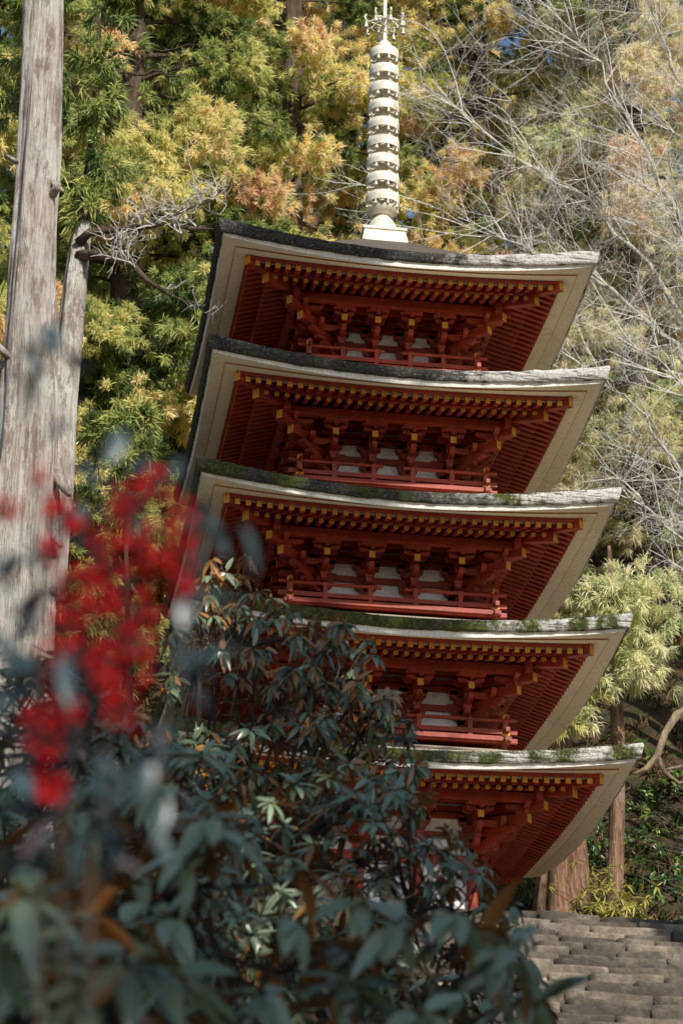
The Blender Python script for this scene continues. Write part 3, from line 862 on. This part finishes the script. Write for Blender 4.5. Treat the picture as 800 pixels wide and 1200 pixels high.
sapl = empty('cedar_sapling', (at(140, 900, -1).x, -1, 0), 'young bright green cedar lit by sun left of the third roof', 'cedar tree')
V, F4, F3, t = spray_blob([(150, 505, 34, 16), (135, 540, 30, 14), (165, 490, 22, 8), (120, 515, 24, 8), (170, 530, 20, 6), (140, 570, 26, 8), (110, 500, 14, 5), (150, 600, 22, 6)], -1, 0, .30, .17, 1, 8, .010)
np_mesh('crown', V-np.array(sapl.location), [F4, F3], CEDAR, sapl, t)
mb = MB(); mb.tube([at(150, 1000, -1), at(152, 800, -1), at(148, 650, -1), at(150, 500, -1)], [.05, .04, .025, .01], 7)
mb.build('trunk', BARK_DARK, sapl, local=tuple(sapl.location))

# trees at the right behind the stairs ----------------------------------
def lone_trunk(name, L, Wd, Y, label, bark, rootflare=False):
    base = at(L[-1][0], L[-1][1], Y); o = empty(name, base, label, 'cedar tree')
    mb = MB(); fp, fw = fine(L, Wd, 5); d = (at(0, L[-1][1], Y)-CAM).length
    mb.tube(track(fp, Y), [q/2/(FPX/33.5) for q in fw], 56, wob=.3 if rootflare else .2, ridge=.10)
    mb.build('trunk', bark, o, smooth=True, local=tuple(base)); return o
bt = lone_trunk('cedar_tree', [(590, 300, 0), (610, 600, 0), (636, 800, 0), (652, 920, 0), (659, 980, 0), (660, 1020, 0), (660, 1050, 0), (660, 1075, 0), (660, 1100, 0)], [30, 38, 44, 46, 50, 56, 64, 72, 80], 4,
                'thick reddish cedar trunk with flared base at the top of the steps', BARK_RED, True)
tt = lone_trunk('cedar_tree', [(713, 640, 0), (716, 680, 0), (721, 790, 0), (724, 900, 0), (722, 1000, 0), (720, 1060, 0), (720, 1090, 0)], [4, 11, 16, 18, 18, 20, 24], 3.5,
                'slender straight cedar trunk right of the lowest eave corner', BARK_RED)
for o_, blobs, sd, c in ((bt, [(640, 770, 40, 46), (655, 830, 34, 39), (675, 760, 40, 50), (660, 790, 40, 43), (650, 950, 24, 8), (640, 975, 18, 6), (668, 930, 26, 7), (700, 760, 30, 7)], 5, CEDAR),
                      (tt, [(715, 750, 44, 46), (735, 720, 44, 46), (745, 780, 40, 39), (700, 700, 44, 46), (760, 740, 44, 43), (725, 690, 40, 43), (770, 700, 44, 43), (700, 800, 30, 7), (690, 840, 22, 5)], 6, CEDAR_R)):
    V, F4, F3, t = spray_blob(blobs, 2.6, 0, .42, .15, 1, sd, .0065, weep=.2)
    np_mesh('crown', V-np.array(o_.location), [F4, F3], c, o_, t)

# bare deciduous trees with pale lichen-covered twigs ---------------------
def bare_tree(base, targets, label, seed, r0=.07, lv=4, name='bare_tree'):
    rr = random.Random(seed); o = empty(name, base, label, 'bare tree', 'leafless lichen-covered trees')
    mb = MB(); tw = MB(); b = Vector(base)
    for (path, n, Ls) in targets:
        pts = [b]+[at(px, py, Y) for px, py, Y in path]
        P = []
        for i in range(len(pts)-1):
            for q in range(5):
                f = q/5; P.append(pts[i].lerp(pts[i+1], f)+Vector((rr.gauss(0, .03), rr.gauss(0, .03), rr.gauss(0, .03))))
        P.append(pts[-1]); m = len(P)
        mb.tube(P, [max(.007, r0*(1-.95*i/m)**1.3) for i in range(m)], 7, cap=False)
        for k in range(n):
            i = rr.randint(5, m-2); 
            if rr.random() < .06: continue
            d = (P[i+1]-P[i]).normalized()
            dd = (d*.9+Vector((rr.gauss(0, .65), rr.gauss(0, .5), rr.gauss(.1, .6)))).normalized()
            twig(tw, P[i], dd, Ls*rr.uniform(.6, 1.25), .014, lv, rr, .24, 5, 3, .02, 3)
    mb.build('trunk', TWIG2 if False else TWIG, o, smooth=True, local=tuple(base))
    tw.build('twigs', TWIG, o, local=tuple(base))
    return o
xb = at(860, 1000, 6).x
bare_tree((xb+.6, 6.0, gh(xb+.6, 6)-.2),
          [([(850, 640, 5.5), (800, 560, 5), (740, 470, 5), (690, 430, 5)], 18, 1.3),
           ([(850, 560, 5.5), (790, 400, 5), (700, 330, 5), (640, 300, 5), (560, 270, 5), (490, 235, 5)], 40, 1.3),
           ([(860, 480, 5.5), (770, 330, 5), (690, 240, 5), (600, 180, 5), (500, 100, 5)], 35, 1.3),
           ([(860, 420, 5.5), (800, 260, 5), (740, 150, 5), (690, 60, 5), (640, 0, 5)], 35, 1.4),
           ([(870, 400, 5.5), (840, 200, 5), (790, 80, 5), (760, 0, 5), (740, -60, 5)], 32, 1.4)],
          'leafless tree with sunlit white twigs spreading from the right edge above the eaves', 21)
xb2 = at(900, 1000, 4).x
bare_tree((xb2+.4, 4.0, gh(xb2+.4, 4)-.2),
          [([(860, 760, 4), (810, 640, 4), (760, 600, 4), (725, 560, 4)], 17, .9),
           ([(870, 640, 4), (830, 480, 4), (770, 420, 4), (720, 395, 4)], 18, 1.1),
           ([(870, 560, 4), (840, 380, 4), (790, 250, 4), (740, 200, 4)], 21, 1.2)],
          'second leafless tree of pale twigs nearer the right edge beside the third roof', 22, .055)
# twisted bare limb at lower right
vb = empty('gnarled_tree', (at(830, 1000, -1).x, -1, .3), 'gnarled bare tree with a curved tan limb at the lower right edge', 'bare tree')
mb = MB(); Y = -1
mb.tube(track([(840, 1040, 0), (845, 900, 0), (812, 825, 0), (792, 838, 0), (778, 860, 0), (770, 885, 0), (757, 900, 0), (742, 907, 0)], Y), [.09, .07, .055, .05, .045, .04, .03, .015], 8, wob=.3)
mb.tube(track([(770, 888, 0), (778, 905, 0), (795, 918, 0), (812, 910, 0)], Y), [.032, .026, .02, .01], 7)
mb.tube(track([(842, 920, 0), (815, 895, 0), (788, 900, 0), (772, 903, 0)], Y), [.03, .026, .018, .008], 7)
mb.build('limb', bark_mat('tan_limb_bark', (.16, .10, .05), (.44, .32, .19), (.70, .56, .38), patch=0), vb, smooth=True, local=tuple(vb.location))

# ------------------------------------------------------------------ broad leaves
def leaf_verts(base, d, nrm, L, W_, fold=.25, curl=.3, segs=5):
    """vectorised leaves: base (n,3), d dir, nrm normal. returns V (n, (segs+1)*3, 3) and faces"""
    n = len(base); side = unit(np.cross(d, nrm))
    s = np.linspace(0, 1, segs+1); prof = np.sin(np.clip(s*.93+.07, 0, 1)**.8*PI)**.75; prof[0] = .12; prof[-1] = .03
    rows = []
    for i, si in enumerate(s):
        c = base+d*(L*si)[:, None]-nrm*(L*curl*si*si)[:, None]
        w_ = (W_*prof[i]*.5)[:, None]
        rows += [c-side*w_+nrm*w_*fold, c, c+side*w_+nrm*w_*fold]
    V = np.stack(rows, 1)
    f = []
    for i in range(segs):
        a = i*3
        f += [(a, a+1, a+4, a+3), (a+1, a+2, a+5, a+4)]
    f = np.array(f); m = (segs+1)*3
    F = (np.arange(n)*m)[:, None, None]+f[None]
    return V.reshape(-1, 3), F.reshape(-1, 4), m

def whorls(C, A, rng, nleaf=9, L=.13, W_=.036, tint=.4, droop=.55, curl=.25, dead=.06):
    """C whorl centres, A axis (outward)"""
    k = len(C)
    ph = rng.uniform(0, 2*PI, (k, 1))+np.arange(nleaf)[None]*2.4+rng.normal(0, .5, (k, nleaf))
    A = unit(A); ref = np.tile(np.array([[.3, .2, 1.]]), (k, 1)); U = unit(np.cross(A, ref)); Vv = np.cross(A, U)
    el = rng.uniform(.05, .75, (k, nleaf))-.15
    rad = np.cos(ph)[..., None]*U[:, None]+np.sin(ph)[..., None]*Vv[:, None]
    d = rad*np.cos(el)[..., None]+A[:, None]*np.sin(el)[..., None]
    d = unit(d+np.array([0, 0, -1.])*(droop*rng.uniform(.4, 1.3, (k, nleaf, 1))))
    nr = unit(A[:, None]+np.array([0, 0, .8])+.35*rng.normal(0, 1, (k, nleaf, 3)))
    nr = unit(nr-(nr*d).sum(-1, keepdims=True)*d)
    b = np.repeat(C[:, None], nleaf, 1)+d*.01
    n = k*nleaf
    Ls = (L*rng.uniform(.65, 1.15, n)); Ws = W_*rng.uniform(.8, 1.2, n)
    Ls = Ls*np.where(rng.random(n) < .25, rng.uniform(.35, .8, n), 1)
    V, F, m = leaf_verts(b.reshape(n, 3), d.reshape(n, 3), nr.reshape(n, 3), Ls, Ws, .3, curl)
    tl = np.clip(np.repeat(np.full(k, tint)+rng.normal(0, .15, k), nleaf)+rng.normal(0, .15, n), 0, .85)
    tl[rng.random(n) < dead] = 1.0
    return V, F, np.repeat(tl, m)

def shrub(name, label, root, C, A, rng, leafmat, nleaf=9, L=.13, W_=.036, group=None, cat='shrub', droop=.55, buds=True, stem_n=1.0, dead=.06, tint=.4):
    """shrub from whorl positions; stems drawn from the root towards whorls"""
    o = empty(name, root, label, cat, group); R0 = np.array(root)
    V, F, t = whorls(C, A, rng, nleaf, L, W_, tint, droop, dead=dead)
    np_mesh('foliage', V-R0, [F], leafmat, o, t, smooth=True)
    mb = MB(); rr = random.Random(int(rng.integers(1e6)))
    cc = C.mean(0); ext = C.std(0)
    # skeleton: a few hubs, each whorl connects to the nearest hub
    nh = max(4, int(len(C)/14)); hubs = C[rng.choice(len(C), nh, replace=False)]
    hubs = hubs+(cc-hubs)*.22+np.array([0, 0, -.10])
    for h in hubs:
        s0 = Vector(R0)+Vector((rr.gauss(0, .15), rr.gauss(0, .15), 0)); e = Vector(h)
        m1 = s0.lerp(e, .5)+Vector((rr.gauss(0, .12), rr.gauss(0, .12), .10)); m2 = s0.lerp(e, .8)+Vector((rr.gauss(0, .06), rr.gauss(0, .06), .04))
        mb.tube([s0, s0.lerp(m1, .5)+Vector((rr.gauss(0, .05), 0, 0)), m1, m2, e], [.022, .018, .014, .011, .008], 5, cap=False)
    for c, a in zip(C, A):
        j = np.argmin(((hubs-c)**2).sum(1)); h = Vector(hubs[j]); e = Vector(c)
        if (h-e).length < 1.3:
            mb.tube([h, h.lerp(e, .5)+Vector((rr.gauss(0, .03), rr.gauss(0, .03), -.02)), e-Vector(a)*.03, e], [.006, .005, .004, .005], 4, cap=False)
    mb.build('stem', TWIG2, o, local=tuple(root))
    if buds:
        bb = MB()
        for c, a in zip(C, A):
            if rr.random() < .45:
                e = Vector(c); bb.tube([e, e+Vector(a)*.012, e+Vector(a)*.028], [.005, .008, .002], 6)
        if bb.v: bb.build('bud', BUD, o, local=tuple(root))['kind'] = 'stuff'
    return o

def region_pts(poly, Ys, n, rng, edge_noise=12):
    """random points of the place seen inside a pixel polygon, at depths Ys(px,py)"""
    poly = np.array(poly, float); mn, mx = poly.min(0), poly.max(0); out = []
    def inside(p):
        c = False; j = len(poly)-1
        for i in range(len(poly)):
            if (poly[i, 1] > p[1]) != (poly[j, 1] > p[1]) and p[0] < (poly[j, 0]-poly[i, 0])*(p[1]-poly[i, 1])/(poly[j, 1]-poly[i, 1]+1e-9)+poly[i, 0]: c = not c
            j = i
        return c
    while len(out) < n:
        p = mn+(mx-mn)*rng.random(2)
        if inside(p+rng.normal(0, edge_noise, 2)*.4): out.append(at(p[0], p[1], Ys(p[0], p[1], rng))[:])
    return np.array(out)

def outward(C, rng, cen=None, up=.5, fwd=.35):
    cen = C.mean(0) if cen is None else cen
    return unit(unit(C-cen)*.7+np.array([0, -fwd, up])+rng.normal(0, .3, C.shape))

RG = np.random.default_rng(99)
GR = 'evergreen rhododendrons on the slope in front of the pagoda'
# farthest bush, in front of the third and second roof, y about -14
C = region_pts([(235, 700), (300, 690), (360, 712), (420, 735), (450, 785), (478, 820), (490, 870), (500, 905), (440, 960), (300, 970), (200, 960), (190, 800), (205, 740)],
               lambda a, b, r: -14.0+r.uniform(-.5, .9), 340, RG)
C2 = region_pts([(245, 650), (295, 648), (290, 675), (240, 690)], lambda a, b, r: -14+r.uniform(-.2, .2), 9, RG, 2)
C3 = region_pts([(480, 985), (505, 925), (478, 900)], lambda a, b, r: -14+r.uniform(-.2, .2), 5, RG, 2)
C = np.concatenate([C, C2, C3])
# leave a gap of bare stems near (230-300, 790-850)
def nearpx(c, x, y, rx, ry):
    p = pix(c); return ((p[0]-x)/rx)**2+((p[1]-y)/ry)**2 < 1
C = np.array([c for c in C if not nearpx(c, 250, 820, 42, 34)])
rt_ = at(240, 1100, -13.2); rt_ = (rt_.x, -13.2, gh(rt_.x, -13.2))
b1 = shrub('rhododendron_bush', 'brown-tinged evergreen bush with drooping leaves hiding the left of the second roof', rt_, C, outward(C, RG, up=.35), RG, RHODO, 10, .118, .032, GR, 'bush', droop=1.0, dead=.30, tint=.5)
rr = random.Random(8); mb = MB()
for _ in range(26):
    p = at(rr.uniform(215, 290), rr.uniform(790, 860), -13.6+rr.uniform(-.3, .3)); twig(mb, p, Vector((rr.uniform(-.6, 1), rr.uniform(-.3, .3), rr.uniform(-.3, 1))), rr.uniform(.15, .4), .004, 2, rr, .6, 4, 3, .05)
mb.tube([at(228, 1000, -14), at(232, 860, -14), at(236, 740, -14), at(243, 690, -14), at(262, 660, -14)], [.018, .016, .012, .008, .005], 6)
mb.build('bare_stem', bark_mat('brown_shrub_stem', (.10, .06, .04), (.25, .15, .09), (.4, .28, .18)), b1, local=rt_)
# middle bush, y about -17
C = region_pts([(330, 920), (420, 900), (480, 925), (540, 985), (590, 1050), (640, 1130), (650, 1200), (560, 1260), (200, 1260), (220, 1000), (270, 950)],
               lambda a, b, r: -17.2+r.uniform(-.7, .9), 420, RG)
rt_ = at(400, 1300, -16.8); rt_ = (rt_.x, -16.8, gh(rt_.x, -16.8))
shrub('rhododendron_bush', 'blue-green evergreen bush overlapping the lowest roof beside the steps', rt_, C, outward(C, RG, up=.5), RG, RHODO, 10, .115, .029, GR, 'bush', droop=.45, dead=.10, tint=.78)
# left middle bush
C = region_pts([(-60, 775), (60, 770), (120, 815), (230, 870), (300, 930), (300, 1050), (200, 1250), (-60, 1250)],
               lambda a, b, r: -18.5+r.uniform(-.7, .9), 400, RG)
rt_ = at(80, 1300, -18); rt_ = (rt_.x, -18, gh(rt_.x, -18))
shrub('rhododendron_bush', 'dark evergreen bush under the red berries at the left', rt_, C, outward(C, RG, up=.5), RG, RHODO, 10, .115, .029, GR, 'bush', droop=.5, dead=.08, tint=.7)
# near, out of focus
C = region_pts([(-40, 1000), (40, 960), (110, 900), (190, 905), (260, 960), (330, 1010), (420, 1020), (520, 1040), (600, 1100), (640, 1170), (660, 1260), (-60, 1280)],
               lambda a, b, r: -22.6+r.uniform(-.5, .5), 84, RG, 6)
rt_ = at(250, 1400, -22.4); rt_ = (rt_.x, -22.4, -6.75)
shrub('rhododendron_bush', 'blurred near evergreen bush with long blue-green leaves across the bottom', rt_, C, outward(C, RG, up=.55), RG, RHODO, 9, .145, .042, GR, 'bush', droop=.75, dead=.03, tint=.9)
C = region_pts([(-60, 1060), (60, 1020), (160, 1090), (240, 1190), (240, 1290), (-80, 1290)],
               lambda a, b, r: -24.0+r.uniform(-.3, .3), 22, RG, 6)
rt_ = at(60, 1500, -23.8); rt_ = (rt_.x, -23.8, -6.75)
shrub('rhododendron_bush', 'very blurred evergreen sprigs in the bottom left corner', rt_, C, outward(C, RG, up=.55), RG, RHODO, 9, .14, .042, GR, 'bush', droop=.6, dead=.04, tint=.85)

# nandina with red berries, close to the lens ---------------------------
YN = -25.85
nb = at(90, 1500, YN); nb = Vector((nb.x, YN, -6.75))
nan = empty('nandina_shrub', nb, 'out-of-focus shrub with hanging bunches of red berries near the lens', 'berry shrub')
NV, NF, Nt = [], [], []
ico_v = []; ico_f = []
import bmesh
bm = bmesh.new(); bmesh.ops.create_icosphere(bm, subdivisions=2, radius=1)
ico_v = np.array([v.co[:] for v in bm.verts]); ico_f = np.array([[v.index for v in f.verts] for f in bm.faces]); bm.free()
berr = [(60, 600, 22, 10), (48, 565, 14, 6), (150, 590, 26, 14), (185, 570, 22, 12), (210, 600, 26, 12), (200, 650, 34, 26), (165, 650, 34, 22), (120, 660, 34, 22), (90, 690, 26, 16), (80, 740, 28, 18),
        (120, 720, 30, 18), (150, 770, 34, 24), (120, 790, 30, 20), (170, 720, 22, 12), (60, 780, 24, 12), (75, 830, 24, 14), (50, 880, 24, 14), (60, 925, 22, 18), (40, 850, 18, 8), (5, 600, 18, 8), (215, 690, 18, 10), (140, 840, 22, 10), (95, 615, 20, 8), (60, 650, 18, 8)]
st = MB()
for (px, py, r, c) in berr:
    NV, NF, Nt = [], [], []; b0 = 0
    cen = at(px, py, YN); sc = (cen-CAM).length/FPX
    anchor = cen+Vector((0, 0, .05)); 
    for _ in range(int(c*1.5)):
        g_ = lambda s_: max(-1.3*s_, min(1.3*s_, random.gauss(0, s_)))
        p = cen+Vector((g_(.55), g_(.8), g_(.6)))*r*sc
        NV.append(ico_v*random.uniform(.0034, .0046)+np.array(p[:])-np.array(nb[:])); NF.append(ico_f+b0); b0 += len(ico_v)
        Nt.append(np.full(len(ico_v), random.random()))
        st.tube([p, cen+Vector((0, 0, r*sc*.4))], [.0006, .0008], 3, cap=False)
    np_mesh('berry_cluster', np.concatenate(NV), [np.concatenate(NF)], BERRY, nan, np.concatenate(Nt), smooth=True)
for (a, b, c) in (((90, 1500), (70, 1000), (130, 560)), ((60, 1500), (40, 1000), (50, 560)), ((90, 1500), (110, 950), (200, 560))):
    st.tube([at(a[0], a[1], YN+.02), at(b[0], b[1], YN+.03), at((b[0]+c[0])/2, (b[1]+c[1])/2-20, YN+.02), at(c[0], c[1], YN)], [.003, .0025, .002, .001], 6)
st.build('stem', TWIG2, nan, local=tuple(nb))
# leaves
LV = []
lf = [(20, 420, 30, 3), (60, 400, 40, 4), (100, 560, 50, 6), (60, 640, 60, 8), (30, 700, 60, 9), (30, 780, 60, 9), (20, 860, 60, 10), (80, 900, 60, 9), (240, 590, 30, 4), (250, 620, 24, 3), (210, 730, 36, 6), (230, 770, 30, 4),
      (20, 640, 50, 6), (150, 700, 60, 5), (130, 880, 50, 7), (20, 930, 60, 8), (100, 960, 50, 7), (180, 850, 30, 4), (120, 480, 40, 2), (90, 760, 50, 5), (190, 540, 40, 4), (160, 930, 40, 5)]
B, D, N_ = [], [], []
for (px, py, r, c) in lf:
    cen = at(px, py, YN); sc = (cen-CAM).length/FPX
    for _ in range(int(c*1.7)):
        p = cen+Vector((random.gauss(0, .5)*r*sc, random.gauss(.03, .04), random.gauss(0, .5)*r*sc))
        B.append(p[:]); D.append((random.gauss(0, 1), random.gauss(0, .5), random.gauss(-.5, .6))); N_.append((random.gauss(0, .4), random.gauss(-.4, .4), 1))
B, D, N_ = np.array(B), unit(np.array(D)), unit(np.array(N_)); N_ = unit(N_-(N_*D).sum(-1, keepdims=True)*D)
n = len(B); V, F, m = leaf_verts(B, D, N_, RG.uniform(.03, .06, n), RG.uniform(.011, .019, n), .2, .2)
tl = RG.uniform(.1, .7, n)
np_mesh('foliage', V-np.array(nb[:]), [F], NANDINA, nan, np.repeat(tl, m), smooth=True)

# ------------------------------------------------------------------ undergrowth on the slope at the right
def small_shrub(px, py, Y, r, n, label, mat, nleaf=6, L=.10, W_=.04, name='undergrowth_shrub', group=None, tint=.5, droop=.2):
    c = np.array(at(px, py, Y)[:]); C = c+RG.normal(0, 1, (n, 3))*np.array([r, r*.7, r*.7])
    root = (c[0], c[1], c[2]-r*1.3)
    return shrub(name, label, root, C, outward(C, RG, up=.6), RG, mat, nleaf, L, W_, group, 'shrub', droop=droop, buds=False, dead=.05, tint=tint)
def ray_ground(px, py, y0=-6.0):
    y = y0
    while y < 60:
        p = at(px, py, y)
        if p.z < gh(p.x, y)+.05: return y
        y += .1
    return 30
small_shrub(712, 1060, 2.0, .26, 80, 'yellow-green bamboo grass tuft at the foot of the slender trunk', SASA, 8, .16, .022, 'bamboo_grass', droop=.5)
small_shrub(695, 1066, 1.6, .2, 50, 'low yellowish tuft beside the flared trunk', SASA, 8, .14, .022, 'bamboo_grass', droop=.5)
GU = 'leafy undergrowth shrubs on the slope right of the pagoda'
rr = random.Random(12)
where = ['by the flared cedar trunk', 'behind the slender trunk', 'under the curved limb', 'near the right edge', 'low on the leaf-covered bank', 'high in the shade', 'beside the top step', 'in the dark under the eave']
spots = [(690, 950, 'glossy shrub just right of the lowest roof corner'), (750, 935, 'glossy shrub under the curved limb'), (775, 960, 'broadleaf shrub at mid bank by the right edge'),
         (700, 1000, 'small shrub between the two trunks'), (760, 1030, 'low shrub on the leaf litter bank'), (790, 1000, 'shrub cut by the right edge above the steps'),
         (745, 880, 'high shrub in deep shade beyond the roof tip'), (690, 900, 'shaded shrub behind the lowest eave'), (620, 1045, 'dark shrub beneath the lowest eave'), (765, 1065, 'low leaves at the top step near the right edge'),
         (785, 915, 'shrub high on the bank at the right edge'), (735, 990, 'shrub just right of the slender trunk')]
for j, (px, py, lb) in enumerate(spots):
    small_shrub(px, py, ray_ground(px, py+8)-.1, rr.uniform(.2, .36), rr.randint(22, 40), lb, SHRUBM, 6, rr.uniform(.09, .14), .045, group=GU, tint=rr.uniform(.3, .7))
# ferns and dead sprays as ground cover
n = 5200
X = RG.uniform(-7, 12, n); Yy = RG.uniform(1.5, 24, n)
keep = ~((np.abs(X) < 2.6) & (Yy < 2.6)); X, Yy = X[keep], Yy[keep]
C = np.array([(x, y, gh(x, y)+.02) for x, y in zip(X, Yy)]); D = unit(RG.normal(0, .5, C.shape)+np.array([0, -.2, .9]))
V, F4, F3, t = frond_clumps(C, D, RG.uniform(0, 1, len(C)), RG, 14, .24, .014, 1.0, .5)
o = np_mesh('ground_cover', V, [F4, F3], FERN, None, t); o['kind'] = 'stuff'; o['label'] = 'ferns and dead cedar sprays covering the bank'; o['category'] = 'ground cover'

# shade trees outside the picture, towards the sun ----------------------
protoS = cedar_mesh(17, 3.5, 2.8, 31, .8, 16, .1, .35, L=.55, wd=.06, rt=.35)
protoH = cedar_mesh(28, 17, 2.4, 32, .42, 14, .1, .35, L=.5, wd=.05, rt=.4)
SH = 'cedars outside the picture that shade the slope'
def place_shade(proto, spots, z, lb):
    first = None
    for j, (x, y, sc) in enumerate(spots):
        if first is None: first = make_cedar((x, y, z), proto, lb, group=SH, scale=sc)
        else:
            o = copy_tree(first); o.location = (x, y, z); o.scale = (sc,)*3; o.rotation_euler = (0, 0, j*1.3)
place_shade(protoS, [(1.6, -23.2, .95), (1.2, -33.2, 1.0), (0.9, -28.0, .95), (5.4, -18.5, .8)], -6.9, 'cedar shading the slope, outside the frame')
place_shade(protoH, [(4.5, -17.0, .95)], -5.0, 'tall cedar shading the slope, outside the frame')
